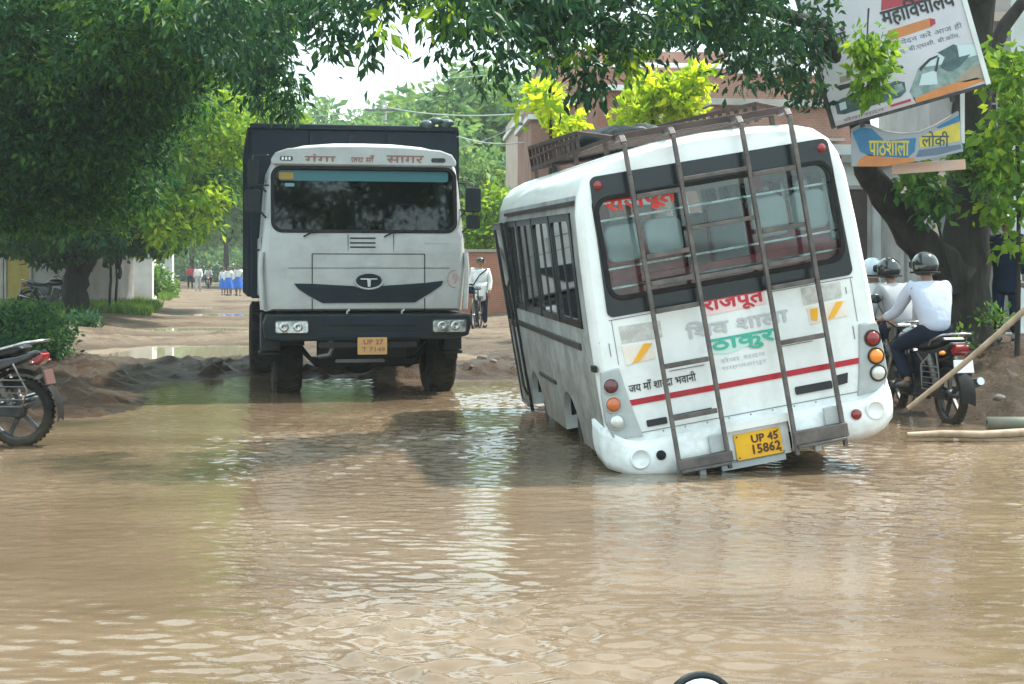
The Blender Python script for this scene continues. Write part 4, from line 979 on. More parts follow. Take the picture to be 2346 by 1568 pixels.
    if hair:
        m = MB(); m.ball(hdv+up*.034-f_*.018, [.094, .108, .098], 14, 9)
        keep = [i for i, v in enumerate(m.v) if not ((v-hdv).dot(f_) > .055 and (v-hdv).dot(up) < .06)]
        for i, v in enumerate(m.v):
            if i not in set(keep): m.v[i] = v-f_*.035
        m.build("hair", m_hair, t)
    return t
def standing(step=.0, arm=.08, h=1.0):
    J = dict(pelvis=(0, 0, .93), waist=(0, 0, 1.06), chest=(0, 0, 1.25), neck=(0, .005, 1.43), head=(0, .02, 1.56))
    for s, g_ in (('l', -1), ('r', 1)):
        J['sh_'+s] = (g_*.185, 0, 1.36); J['el_'+s] = (g_*.235, -step*.4*g_-.02, 1.09); J['wr_'+s] = (g_*.23, -step*.55*g_+.06, .86)
        J['hip_'+s] = (g_*.09, 0, .89); J['kn_'+s] = (g_*.10, step*.5*g_+.02, .49); J['an_'+s] = (g_*.10, step*g_-.01, .085); J['to_'+s] = (g_*.11, step*g_+.13, .045)
    return J
# the rider, built in the motorcycle's own axes turned so that y points ahead
JR = dict(pelvis=(0, -.29, .93), waist=(0, -.27, 1.05), chest=(0, -.20, 1.24), neck=(0, -.11, 1.43), head=(0, -.06, 1.56))
for s, g_ in (('l', -1), ('r', 1)):
    JR['sh_'+s] = (g_*.19, -.14, 1.37); JR['el_'+s] = (g_*.265, .06, 1.10); JR['wr_'+s] = (g_*.325, .23, 1.035)
    JR['hip_'+s] = (g_*.10, -.25, .90); JR['kn_'+s] = (g_*.19, .22, .74); JR['an_'+s] = (g_*.17, -.03, .40); JR['to_'+s] = (g_*.18, .09, .355)
rider = person("person in a pale shirt and black helmet riding the motorcycle beside the minibus", mc.location, BH-R(90), JR, m_shirtw, m_trouser, hair=False, sub=2)
hm = MB(); hm.ball((0, -.01, 1.585), [.132, .152, .135], 24, 16)
for i, v in enumerate(hm.v):
    if v.z < 1.50: hm.v[i] = Vector((v.x*1.08, v.y*1.06, max(v.z, 1.475)))
ho = hm.build("helmet", m_helmet); ho.location = Vector(mc.location)+Matrix.Rotation(BH-R(90), 3, 'Z') @ Vector((0, -.05, .01)); ho.rotation_euler = (0, 0, BH-R(90))
tag(ho, "glossy black full helmet on the head of the pale shirted rider", "helmet")
MB().prism(rrect(-.105, .105, 1.545, 1.635, .03), .105, .152).build("visor", m_wind, ho, .01)
MB().tube([(.137*math.cos(a), -.01+.157*math.sin(a), 1.505) for a in [2*math.pi*k/24 for k in range(24)]], .012, 6, True).build("rim_trim", m_rubber, ho)
# bystander in navy under the right tree
def stand_at(xd, yd, Y): p = at(xd, yd, Y); return (p.x, Y, g(p.x, Y))
JN = standing(.05); JN['el_r'] = (.27, .02, 1.10); JN['wr_r'] = (.20, .26, 1.12)
person("person in dark navy clothes standing under the right tree at the frame edge", stand_at(2306, 700, 20.6), R(155), JN, m_navy, m_navy, sub=2, long_shirt=True, k=1.04)
# far walkers
GP = "schoolgirls walking on the far road"
girls = [(512, 84.0, "leftmost schoolgirl in white top and bright blue skirt on the far road"), (524, 82.5, "second schoolgirl from the left in white top and blue skirt"), (535, 85, "third schoolgirl from the left in white top and blue skirt"), (546, 81.5, "schoolgirl in white and blue walking nearest the truck")]
for i, (xd, Y, lb) in enumerate(girls): person(lb, stand_at(xd, 650, Y), R((-160, 175, 160, -175)[i]), standing(.12*(-1)**i), m_kurta, m_blueskirt, skirt=True, group=GP, fingers=False, sub=1, k=(.92, .96, .93, 1.0)[i])
person("person in a red shirt walking far up the road", stand_at(436, 650, 112), R(175), standing(.15), m_redcloth, m_trouser, fingers=False, k=1.06)
person("person in white shirt walking right of the red shirt up the road", stand_at(454, 650, 98), R(185), standing(.16), m_kurta, m_greycloth, fingers=False, k=1.05)
JM = {kk: (v[0], v[1]+.2, v[2]) for kk, v in JR.items()}
rp = person("person in white riding the red motorcycle far up the road", mc4.location, R(-80-90), JR, m_kurta, m_trouser, fingers=False)
person("person in a pale grey shirt standing by a bicycle on the left verge far away", stand_at(392, 650, 86), R(80), standing(.1), m_greycloth, m_trouser, fingers=False)
cy = person("person in a white kurta standing with a bicycle between the truck and the minibus", stand_at(1101, 700, 36), R(170), standing(.04), m_kurta, m_trouser, long_shirt=True, fingers=True, hair=True)
cp = MB(); cp.ball((0, .02, 1.625), [.105, .12, .05], 14, 8); cp.ball((0, .10, 1.60), [.08, .08, .012], 12, 6); cp.build("cap", m_black, cy)
m = MB(); m.tube([(-.17, .08, 1.40), (.0, .15, 1.25), (.17, .13, 1.0)], .016, 6); m.box((.22, .06, .93), (.1, .2, .24)); m.build("shoulder_bag", m_navy, cy, .02)

# ------------------------------------------------------------------ bicycles
def bicycle(label, loc, rz):
    t = thing("bicycle", label, "bicycle", loc, rz, "bicycles"); r = .33
    for x in (-.52, .52):
        w = MB().tube([(x+r*math.cos(a), 0, r+r*math.sin(a)) for a in [2*math.pi*k/30 for k in range(30)]], .019, 6, True).build("wheel", m_rubber, t)
        q = MB()
        for k in range(14):
            a = 2*math.pi*k/14; q.tube([(x, .02*(-1)**k, r), (x+r*.96*math.cos(a), 0, r+r*.96*math.sin(a))], .003, 4)
        q.lathe([(0, -.04), (.022, -.04), (.022, .04), (0, .04)], (x, 0, r), 'y', 8); q.build("spokes", m_chrome, w)
        MB().tube(arc(x, r, r+.035, 20 if x > 0 else 10, 150 if x > 0 else 190, 12), .018, 6).build("mudguard", m_dkgrey, t)
    f = MB()
    for a, b in (((-.52, 0, r), (-.12, 0, .3)), ((-.52, 0, r), (-.2, 0, .82)), ((-.12, 0, .3), (-.22, 0, .9)), ((-.2, 0, .82), (.34, 0, .84)), ((-.12, 0, .3), (.36, 0, .74)), ((.34, 0, .95), (.40, 0, .7)), ((.40, 0, .7), (.52, 0, r))): f.tube([a, b], .015, 6)
    f.build("frame", m_black, t); MB().prism([(-.36, .93), (-.30, .97), (-.05, .93), (-.07, .90), (-.3, .90)], -.06, .06).build("saddle", m_seatblk, t, .02)
    MB().tube([(.22, -.28, .98), (.34, -.2, 1.02), (.36, 0, .98), (.34, .2, 1.02), (.22, .28, .98)], .012, 6).build("handlebar", m_chrome, t)
    c = MB(); c.bb(-.82, -.38, -.07, .07, .72, .74); c.tube([(-.75, .06, .72), (-.54, .05, .35)], .008, 5); c.build("carrier", m_dkgrey, t)
    c = MB(); c.lathe([(.09, -.012), (.1, 0), (.09, .012)], (-.12, .05, .3), 'y', 16); c.tube([(-.12, .06, .3), (-.03, .08, .16)], .01, 5); c.box((-.03, .12, .16), (.08, .07, .02)); c.build("crank", m_steel, t)
    return t
p_ = at(1092, 748, 35.3); bicycle("dark bicycle beside the white kurta person between truck and minibus", (p_.x, 35.3, g(p_.x, 35.3)), R(-97))
p_ = at(400, 690, 85.2); bc = bicycle("distant bicycle on the left verge beside the grey shirted person", (p_.x, 85.2, g(p_.x, 85.2)), R(-60))

# ------------------------------------------------------------------ foliage
def leaves(name, blobs, size, mat, seed, parent=None, clump=.2, per=26, droop=.35, width=.46, fill=.62):
    "leaf-sized faces gathered in clumps through the volume of the given ellipsoids [(centre, (rx, ry, rz), number)]"
    r = np.random.default_rng(seed); C = []; T = []; O = []
    for c, rad, n in blobs:
        rad = np.array(rad if isinstance(rad, (tuple, list)) else (rad,)*3, float); k = max(3, int(n/per))
        d = r.normal(size=(k, 3)); d /= np.linalg.norm(d, axis=1)[:, None]
        cc = d*(r.uniform(fill**3, 1, k)**(1/3))[:, None]; sub = r.integers(0, k, n)
        sg = clump*r.uniform(.6, 1.4, k)[sub][:, None]
        off = r.normal(size=(n, 3))*sg*np.array([1, 1, .75])
        p = np.array(c)+(cc[sub])*rad+off*np.maximum(rad.min(), .45)
        C.append(p); tb = r.uniform(0, 1, k); T.append(np.clip(tb[sub]*.55+r.uniform(0, .5, n)-.03, 0, 1))
        O.append(off/(np.linalg.norm(off, axis=1)[:, None]+1e-6))
    C = np.concatenate(C); T = np.concatenate(T); O = np.concatenate(O); N = len(C)
    d = O+r.normal(size=(N, 3))*.75; d[:, 2] -= droop*1.6; d /= np.linalg.norm(d, axis=1)[:, None]
    q = r.normal(size=(N, 3)); s = np.cross(d, q); s /= np.linalg.norm(s, axis=1)[:, None]; nn = np.cross(s, d)
    L = (size*r.uniform(.45, 1.45, N))[:, None]; Wd = L*width*.5
    a = C; b = C+d*L*.45+s*Wd+nn*L*.07; e = C+d*L-nn*L*.05; f = C+d*L*.45-s*Wd+nn*L*.07
    co = np.stack([a, b, e, f], 1).reshape(-1, 3); F = np.arange(4*N).reshape(N, 4)
    o = raw_mesh(name, co, F, mat, False, T)
    if parent: o.parent = parent; o.location = -Vector(parent.location)
    return o
def trunk(limbs, parent, name="trunk", mat=None):
    m = MB()
    for pts, r0, r1 in limbs:
        P = [Vector(p) for p in pts]; Q = []
        for i in range(len(P)-1):
            for k in range(4): Q.append(P[i].lerp(P[i+1], k/4))
        Q.append(P[-1]); n = len(Q); rr = [r0+(r1-r0)*(i/(n-1))**.8 for i in range(n)]
        rr[0] *= 1.18 if r0 > .15 else 1
        for i in range(1, n-1): Q[i] = Q[i]+Vector((rnd.uniform(-1, 1), rnd.uniform(-1, 1), 0))*rr[i]*.16
        m.tube(Q, rr, 12 if r0 > .12 else 6)
    for i, v in enumerate(m.v):
        w = vnoise(v.x*6, v.z*2.2+v.y*6, 7); m.v[i] = v-Vector(parent.location)
    return m.build(name, mat or m_bark, parent)
def A(x, y, Y): return tuple(at(x, y, Y))
rnd.seed(11)
# 1. big neem on the left, trunk in view, dark crown
t1 = thing("tree", "big dark roadside tree on the left, its trunk before the parked motorcycle", "tree", (at(172, 720, 43).x, 43, g(-12.5, 43)), 0, "roadside trees")
B0 = at(172, 725, 43)
trunk([([(B0.x, 43, .1), A(172, 660, 43), A(185, 610, 43), A(215, 540, 43)], .42, .30), ([A(178, 625, 43), A(140, 560, 42), A(60, 470, 41)], .2, .1), ([A(215, 540, 43), A(260, 440, 42), A(330, 330, 41)], .26, .1), ([A(215, 540, 43), A(190, 400, 43), A(150, 200, 43)], .28, .1)], t1)
bl = []
for xd, yd, Y, rx, rz, n in ((120, 375, 42, 4.2, 2.0, 5200), (250, 330, 43, 4.0, 2.8, 5200), (290, 430, 42, 2.0, 1.5, 2200), (20, 300, 44, 4.5, 3, 4200), (200, 130, 44, 4.5, 3.0, 4200), (350, 230, 42, 2.4, 2.4, 3200), (60, 480, 41, 2.8, .8, 2000), (250, 490, 42, 2.0, .8, 1500), (40, 545, 41, 1.7, .45, 800), (135, 560, 41.5, 1.0, .5, 500), (250, 550, 41, 1.1, .4, 520), (330, 545, 41, .9, .45, 420), (440, 90, 43, 2.0, 1.8, 1800)):
    bl.append((A(xd, yd, Y), (rx, 3.0, rz), int(n*2.1)))
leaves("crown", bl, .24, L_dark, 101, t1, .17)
# 2. nearer tree whose trunk stands out of frame on the left: its crown fills the upper left
nx, ny = -9.6, 21.0
t2 = thing("tree", "nearest left tree, trunk out of frame, dense dark crown filling the upper left", "tree", (nx, ny, g(nx, ny)), 0, "roadside trees")
trunk([([(nx, ny, .1), (nx, ny, 2.4), (nx+.3, ny, 4.2)], .38, .28), ([(nx+.2, ny, 3.8), A(60, 60, 22.5), A(350, 0, 21.5), A(600, -60, 19)], .14, .04), ([(nx, ny, 2.8), A(60, 330, 23), A(200, 300, 23)], .1, .03), ([(nx+.3, ny, 4.2), (nx+1, ny-2, 6.5), (nx+4, ny-3, 7.5)], .26, .08)], t2)
bl = []
for xd, yd, Y, rx, rz, n in ((60, 120, 22, 1.7, 1.5, 5600), (250, 60, 21, 1.6, 1.2, 5200), (60, 330, 23, 1.6, 1.2, 4600), (210, 260, 22, 1.3, 1.0, 4000), (90, 430, 24, 1.5, .75, 3600), (430, 40, 20, 1.3, .9, 4200), (340, 190, 22, .8, .8, 2000), (555, 60, 19, .6, .5, 1300), (230, 400, 24, 1.1, .7, 2200), (600, -10, 18, .6, .35, 1100)):
    bl.append((A(xd, yd, Y), (rx, 1.3, rz), int(n*1.95)))
for i in range(7): bl.append(((nx+rnd.uniform(-3, 5), ny+rnd.uniform(-3, 4), rnd.uniform(5.5, 9)), (2.4, 2.4, 1.6), 1800))
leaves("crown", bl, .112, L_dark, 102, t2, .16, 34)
sp = leaves("hanging_spray", [(A(xd, yd, Y), (rx, .35, rz), n) for xd, yd, Y, rx, rz, n in ((610, 90, 17, .26, .35, 480), (655, 185, 17, .15, .26, 230), (600, 190, 17.5, .22, .35, 360), (655, 245, 17.5, .09, .12, 90), (690, 10, 16, .28, .22, 300), (500, 40, 15, .4, .3, 500), (540, 130, 16, .25, .25, 260))], .12, L_over, 103, t2, .22, 14, .8, .36)
leaves("sun_tinted_spray", [(A(xd, yd, Y), (rx, .5, rz), n) for xd, yd, Y, rx, rz, n in ((250, 20, 20, .6, .3, 420), (290, 50, 19.5, .35, .2, 220), (480, 30, 18, .5, .25, 300), (400, 20, 18.5, .4, .2, 200), (590, 30, 18, .25, .2, 140), (540, 90, 18.5, .25, .3, 200), (280, 130, 20, .5, .3, 260), (150, 170, 21, .6, .35, 260), (430, 100, 19, .3, .3, 180))], .12, L_mid, 151, t2, .22, 16, .7, .42)  # sunlit patches of the dark crown put in as lighter leaf colour
leaves("sun_tinted_spray", [(A(xd, yd, Y), (rx, .8, rz), n) for xd, yd, Y, rx, rz, n in ((480, 215, 39, .9, .9, 700), (500, 280, 39, .8, .8, 600), (530, 320, 40, .7, .6, 480), (440, 420, 39, 1.0, .8, 700), (410, 490, 39, .9, .8, 620), (340, 450, 39, .7, .6, 420), (330, 520, 39, .6, .4, 300), (180, 300, 39, .8, .5, 300), (250, 420, 39, .8, .5, 320), (90, 400, 39, .8, .4, 240), (270, 300, 39, .7, .3, 200), (420, 330, 39, .7, .7, 400), (40, 470, 39, .7, .4, 200), (370, 400, 39, .8, .6, 400))], .22, L_lit, 152, t1, .2, 18, .5, .45)  # bright lumps: sunlight on the crown painted with lighter leaves
# 3. sunlit trees behind, left of the truck
t3 = thing("tree", "sunlit fresh green tree between the dark left tree and the truck", "tree", (-14.6, 52, g(-14.6, 52)), 0, "roadside trees")
trunk([([(-14.6, 52, .1), (-14.4, 52, 3), (-12.5, 52, 6)], .3, .15)], t3)
bl = []
for xd, yd, Y, rx, rz, n in ((470, 330, 50, 2.2, 2.2, 3400), (540, 300, 51, 1.6, 1.8, 2600), (500, 210, 52, 1.8, 1.5, 2400), (395, 450, 49, 1.3, 1.5, 2000), (470, 405, 50, 1.2, .8, 1300), (600, 275, 53, 1.5, .7, 1400), (390, 350, 50, 1.6, 1.3, 1700), (640, 290, 54, 1.0, .6, 700), (340, 530, 48, .9, .7, 1000)):
    bl.append((A(xd, yd, Y), (rx, 2.0, rz), int(n*2.0)))
leaves("crown", bl, .22, L_lit, 104, t3, .17)
# 4. right tree: two stems behind the rider
t4 = thing("tree", "thick forked tree on the right behind the rider, its crown overhanging the minibus", "tree", (at(2205, 780, 20.5).x, 20.5, g(6.1, 20.5)), 0, "roadside trees")
x4 = t4.location.x; z4 = t4.location.z
trunk([([(x4, 20.5, z4-.15), A(2205, 650, 20.5), A(2215, 450, 20.5), A(2225, 250, 20.5), A(2235, 0, 20.3), A(2180, -250, 19)], .40, .20), ([A(2190, 640, 20.4), A(2110, 560, 20.2), A(2040, 470, 20), A(1985, 390, 19.8), A(1960, 250, 19), A(1880, 60, 18), A(1500, -60, 16)], .30, .06), ([A(2180, -250, 19), A(1800, -200, 17), A(1400, -100, 15), A(1050, -60, 14)], .18, .04), ([A(2225, 250, 20.5), A(2300, 60, 20.8), A(2420, -100, 21)], .16, .05)], t4)
bl = []
for xd, yd, Y, rx, rz, n in ((1770, 10, 17, .75, .55, 3000), (1680, 10, 16, .7, .45, 2200), (1800, 130, 18, .36, .5, 1200), (1720, 90, 16.5, .45, .3, 1000), (1600, -20, 15.5, .55, .35, 1500), (1450, 20, 14.5, .6, .42, 1900), (1330, 10, 14, .5, .42, 1700), (1200, -10, 13.5, .6, .36, 1700), (1090, -20, 13, .45, .3, 1100), (1380, 90, 14.5, .3, .2, 380), (1240, 80, 14, .28, .22, 320), (1850, 205, 18.5, .12, .28, 260)):
    bl.append((A(xd, yd, Y), (rx, .7, rz), int(n*.5)))
for i in range(9): bl.append((( rnd.uniform(2.5, 9), 18+rnd.uniform(-2, 5), rnd.uniform(6.6, 9.2)), (2.2, 2.0, 1.3), 1500))
leaves("crown", bl, .115, L_over, 105, t4, .19, 26, .5)
leaves("hanging_spray", [(A(xd, yd-(75 if 870 < xd < 1110 else 35), Y), (rx, .3, rz), int(n*.75)) for xd, yd, Y, rx, rz, n in ((765, 40, 13, .24, .3, 380), (830, 20, 12.5, .26, .26, 330), (775, 120, 13, .14, .2, 160), (850, 120, 12.5, .11, .2, 130), (900, 40, 12, .2, .18, 160), (960, 10, 12, .3, .16, 200), (1020, 90, 12, .12, .18, 120), (1060, 60, 12, .3, .3, 420), (1120, 110, 12.5, .18, .26, 190), (1160, 50, 13, .33, .3, 360), (1180, 170, 13, .12, .14, 90), (1250, 140, 13.5, .2, .26, 170), (1300, 60, 13.5, .35, .3, 330), (1330, 200, 14, .18, .18, 150), (1350, 235, 14, .16, .10, 150), (1130, 230, 13, .07, .08, 46), (1020, 180, 13, .08, .12, 80), (1480, 110, 14.5, .3, .16, 220), (1505, 160, 14.5, .08, .12, 50), (1640, 90, 15.5, .3, .28, 420), (1700, 180, 16, .14, .22, 170), (1840, 200, 17.5, .2, .25, 300), (1560, 60, 15, .18, .2, 120))], .115, L_over, 106, t4, .24, 12, .9, .38)
leaves("sun_tinted_spray", [(A(xd, yd, Y), (rx, .25, rz), n) for xd, yd, Y, rx, rz, n in ((880, 60, 11.5, .1, .08, 18), (1195, 235, 13.5, .08, .09, 26), (1440, 120, 14.5, .25, .14, 130), (1290, 120, 14, .12, .12, 60), (1000, 20, 12, .2, .12, 70), (1560, 30, 15, .22, .12, 90))], .13, L_lit, 107, t4, .24, 10, .6, .45)  # lit leaf tips, their sunlight put into the leaf colour
# 5. vine and leafy growth on the right
t5 = thing("climbing_vine", "bright green leafy vine hanging in front of the tilted billboard", "vine", (at(1990, 150, 17.6).x, 17.6, 3.0))
leaves("foliage", [(A(1985, 110, 17.6), (.2, .12, .18), 210), (A(1995, 165, 17.6), (.17, .12, .18), 190), (A(1985, 215, 17.6), (.08, .1, .12), 60)], .125, L_lit, 108, t5, .2, 16, .8, .62)
trunk([([A(1990, 20, 18), A(1985, 120, 17.6), A(1990, 220, 17.6)], .012, .006)], t5, "stem")
t6 = thing("climbing_vine", "leafy creeper growing up the right tree trunk beside the lower sign", "vine", (at(2150, 430, 19.6).x, 19.6, 1.5))
leaves("foliage", [(A(2110, 425, 19.6), (.28, .2, .22), 360), (A(2130, 470, 19.6), (.14, .15, .25), 190), (A(2235, 350, 19.8), (.25, .2, .22), 260), (A(2255, 400, 19.8), (.18, .2, .2), 160)], .14, L_mid, 109, t6, .2, 16, .5, .6)
trunk([([A(2180, 640, 20), A(2140, 480, 19.7), A(2230, 360, 19.9), A(2250, 250, 20)], .02, .01)], t6, "stem")
t7 = thing("sapling", "light green leafy sapling at the right frame edge before the grey house", "sapling", (at(2330, 560, 19.4).x, 19.4, g(7, 19.4)))
leaves("foliage", [(A(2310, 180, 19.4), (.3, .3, .28), 300), (A(2325, 280, 19.4), (.3, .3, .34), 360), (A(2300, 380, 19.4), (.25, .3, .3), 260), (A(2350, 420, 19.4), (.3, .3, .3), 260), (A(2300, 470, 19.4), (.22, .3, .12), 130), (A(2330, 560, 19.4), (.2, .2, .1), 70), (A(2285, 130, 19.6), (.12, .2, .2), 80)], .16, L_lit, 110, t7, .24, 14, .4, .6)
trunk([([(t7.location.x, 19.4, .3), A(2335, 400, 19.4), A(2315, 180, 19.4)], .04, .012)], t7, "trunk")
# 6. yellow-green young trees behind the minibus
for i, (pts, Y, lb) in enumerate((([(1495, 205, .42, .36, 620), (1535, 240, .6, .26, 760), (1570, 200, .42, .2, 340), (1455, 262, .36, .24, 320), (1590, 168, .3, .1, 120)], 30, "bright yellow-green young tree directly behind the minibus roof rack"), ([(1262, 240, .32, .34, 330), (1295, 290, .4, .24, 300), (1245, 208, .22, .14, 110)], 31, "smaller yellow-green young tree left of the roof rack, beside the grey house"))):
    b_ = at(pts[0][0], 600, Y); tt = thing("young_tree", lb, "tree", (b_.x, Y, g(b_.x, Y)), 0, "yellow-green young trees")
    leaves("crown", [(A(x, y, Y), (rx, .6, rz), n) for x, y, rx, rz, n in pts], .20, L_yel, 120+i, tt, .2, 18, .2, .5)
    trunk([([(b_.x, Y, 0), A(pts[0][0], 350, Y), A(pts[0][0], 230, Y)], .07, .03)], tt)
# 7. avenue trees up the road, each a copy of one of three
def far_tree(seed, h, w, mat, leaf, n):
    t = thing("avenue_tree", "", "tree", (0, 0, 0), 0, "avenue trees up the road"); r = random.Random(seed); bl = []
    for k in range(9): bl.append(((r.uniform(-w, w)*.55, r.uniform(-w, w)*.5, h*r.uniform(.42, .88)), (w*r.uniform(.4, .62), w*r.uniform(.4, .62), h*r.uniform(.12, .2)), int(n/9)))
    leaves("crown", bl, leaf, mat, seed, t, .2, 22, .3, .5)
    trunk([([(0, 0, -.3), (r.uniform(-.2, .2), 0, h*.35), (r.uniform(-.5, .5), 0, h*.7)], .24, .08), ([(0, 0, h*.33), (w*.4, .3, h*.62)], .13, .05), ([(0, 0, h*.3), (-w*.4, -.3, h*.6)], .13, .05)], t); return t
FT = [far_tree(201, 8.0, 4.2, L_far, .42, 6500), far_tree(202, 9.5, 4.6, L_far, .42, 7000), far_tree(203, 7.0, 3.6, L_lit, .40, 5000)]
spots = []
for i, v in enumerate((64, 78, 92, 108, 126, 146, 168, 192)): spots.append((-6.3-(i % 3)*.9, v, i % 3, 1.0+.08*(i % 2)))
for i, v in enumerate((70, 84, 97, 112, 130, 150, 172, 196)): spots.append((9.8+(i % 3)*1.2, v, (i+1) % 3, .95+.1*((i+1) % 2)))
special = {}
for x_, Y_, k_, s_, lb_ in ((690, 118, 0, 1.8, "hazy skyline tree above the left corner of the truck body"), (770, 125, 1, 1.62, "hazy skyline tree left of the concrete pole above the truck"), (850, 120, 0, 1.85, "hazy skyline tree just behind the concrete utility pole"), (930, 128, 1, 1.6, "hazy skyline tree right of the concrete pole above the truck"), (1010, 84, 1, 1.42, "taller green tree above the right end of the truck body"), (1075, 80, 0, 1.5, "broad green tree between the truck body and the grey balcony house"), (1120, 92, 1, 1.25, "tree just left of the slim pole and grey balcony house"), (520, 150, 1, 1.5, "hazy tree closing the view at the end of the road above the schoolgirls"), (440, 165, 0, 1.5, "hazy tree closing the view at the end of the road above the red shirt"), (1050, 105, 2, 1.5, "fresh green tree deep behind the truck's right mirrors"), (600, 130, 1, 1.6, "hazy tree at the far left end of the skyline behind the truck")):
    p_ = at(x_, 600, Y_); special[len(spots)] = lb_; spots.append((*uv(p_.x, p_.y), k_, s_))
spots += [(4.5, 215, 0, 1.35), (-2, 222, 1, 1.3), (12, 210, 1, 1.35), (20, 180, 0, 1.3), (17.5, 122, 1, 1.1), (20, 96, 2, 1.25), (27, 150, 1, 1.35), (-13, 110, 1, 1.2), (-14, 150, 0, 1.2), (16, 58, 2, 1.05), (-11, 74, 0, 1.1)]
used = set()
sides = {}
for i, (u, v, k, sc_) in enumerate(spots):
    x, y = xy(u, v); o = FT[k] if k not in used else copy_tree(FT[k]); used.add(k)
    o.location = (x, y, g(x, y)-.05); o.rotation_euler = (0, 0, i*1.37); o.scale = (sc_, sc_, sc_*(1+.1*math.sin(i*2.1)))
    o["label"] = special.get(i, "")
    if i in special: continue
    side = "left" if u < 0 else "right"; sides.setdefault(side, []).append((v, o))
ords = ["nearest", "second", "third", "fourth", "fifth", "sixth", "seventh", "eighth", "ninth", "tenth", "eleventh", "twelfth", "thirteenth", "fourteenth", "fifteenth", "sixteenth", "seventeenth", "eighteenth", "nineteenth", "twentieth", "twenty-first", "twenty-second", "twenty-third"]
for side, L in sides.items():
    for n_, (v, o) in enumerate(sorted(L, key=lambda q: q[0])):
        tone = "fresh green" if "L_lit" == "x" else ("hazy green" if v > 100 else "green")
        o["label"] = f"{ords[n_]} {tone} avenue tree along the {side} side of the far road"
# 8. bush and low plants, left
bx = at(60, 800, 23)
t8 = thing("bush", "dense dark green bush on the mud bank at the left frame edge", "bush", (at(60, 800, 23).x, 23, g(-6.6, 23)))
leaves("foliage", [(A(15, 755, 23.4), (.75, .6, .30), 2600), (A(85, 760, 23), (.42, .5, .26), 1900), (A(120, 785, 22.6), (.22, .3, .2), 700), (A(40, 728, 23.6), (.5, .4, .17), 1100), (A(-60, 750, 23.6), (.7, .6, .34), 1500), (A(60, 790, 22.5), (.6, .3, .14), 900)], .085, L_bush, 130, t8, .22, 24, .3, .5)
trunk([([(t8.location.x-.2, 23, 0), A(20, 740, 23)], .03, .015), ([(t8.location.x+.1, 23, 0), A(90, 750, 23)], .03, .015)], t8, "stem")
t9 = thing("weed", "small low green weed at the foot of the left tree trunk", "weed", (at(170, 740, 33).x, 33, g(-9, 33)))
leaves("foliage", [(A(165, 738, 33), (.5, .4, .10), 420), (A(200, 742, 33), (.3, .3, .08), 200)], .12, L_bush, 131, t9, .2, 16, -.4, .5)
t10 = thing("weed", "small weeds by the legs of the person in navy under the right tree", "weed", (at(2275, 740, 20).x, 20, g(6.7, 20)))
leaves("foliage", [(A(2280, 725, 20), (.14, .1, .12), 120), (A(2190, 780, 20), (.16, .1, .08), 90)], .09, L_mid, 132, t10, .22, 12, -.5, .5)
for lb, (xd, yd, Y, n) in (("leafy shrub on the grass verge beside the grey boundary wall", (320, 640, 62, 900)), ("roadside shrub on the far left verge below the white post", (360, 660, 74, 900))):
    q = at(xd, yd, Y); ts = thing("shrub", lb, "shrub", (q.x, Y, g(q.x, Y)), 0, "verge shrubs")
    leaves("foliage", [(A(xd, yd, Y), (1.0, .8, .7), n), (A(xd+12, yd+10, Y), (.6, .6, .5), n//2)], .22, L_mid, 140+int(xd), ts, .2, 20, .1, .5)
q = at(470, 640, 178); ts = thing("hedge", "hazy low hedge closing the far end of the road behind the walkers", "hedge", (q.x, 178, g(q.x, 178)))
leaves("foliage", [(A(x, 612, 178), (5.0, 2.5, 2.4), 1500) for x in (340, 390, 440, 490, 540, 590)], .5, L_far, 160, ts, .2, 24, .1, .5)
trunk([([A(x, 640, 178), A(x, 610, 178)], .2, .1) for x in (360, 430, 500, 570)], ts, "stem")
q = at(1090, 600, 44.5); ts = thing("shrub", "yellow-green shrub rising behind the low red brick wall", "shrub", (q.x, 44.5, g(q.x, 44.5)), 0, "verge shrubs")
leaves("foliage", [(A(1085, 540, 44.5), (.7, .5, .5), 700), (A(1110, 500, 44.5), (.6, .5, .6), 600), (A(1140, 470, 45), (.7, .5, .7), 700)], .2, L_lit, 163, ts, .2, 18, .2, .5)
trunk([([(q.x, 44.5, 0), A(1095, 560, 44.5), A(1115, 490, 44.5)], .05, .02)], ts, "stem")
# grass on the verges
r_ = np.random.default_rng(9); N = 60000
u_ = np.concatenate([r_.uniform(-6.0, -1.7, N//2), r_.uniform(-9, -4, N//4), r_.uniform(8.3, 13, N-N//2-N//4)]); v_ = np.concatenate([r_.uniform(44, 80, N//2), r_.uniform(36, 120, N//4), r_.uniform(30, 110, N-N//2-N//4)])
kk = fbm(u_*.35, v_*.2, 91) > -.11; u_, v_ = u_[kk], v_[kk]; N = len(u_); X_, Y_ = xy(u_, v_); Z_ = gz(X_, Y_)
P_ = np.stack([X_, Y_, Z_-.01], -1); an = r_.uniform(0, 6.28, N); s_ = np.stack([np.cos(an), np.sin(an), 0*an], -1); h_ = r_.uniform(.08, .34, N)[:, None]; w_ = .035
ln = r_.normal(size=(N, 3))*.35; ln[:, 2] = 1; tip = P_+ln*h_
co = np.stack([P_-s_*w_, P_+s_*w_, tip], 1).reshape(-1, 3)
tag(raw_mesh("grass", co, np.arange(3*N).reshape(N, 3), L_grass, False, r_.uniform(0, 1, N)), "patchy short green grass on the road verges", "grass", kind="stuff")

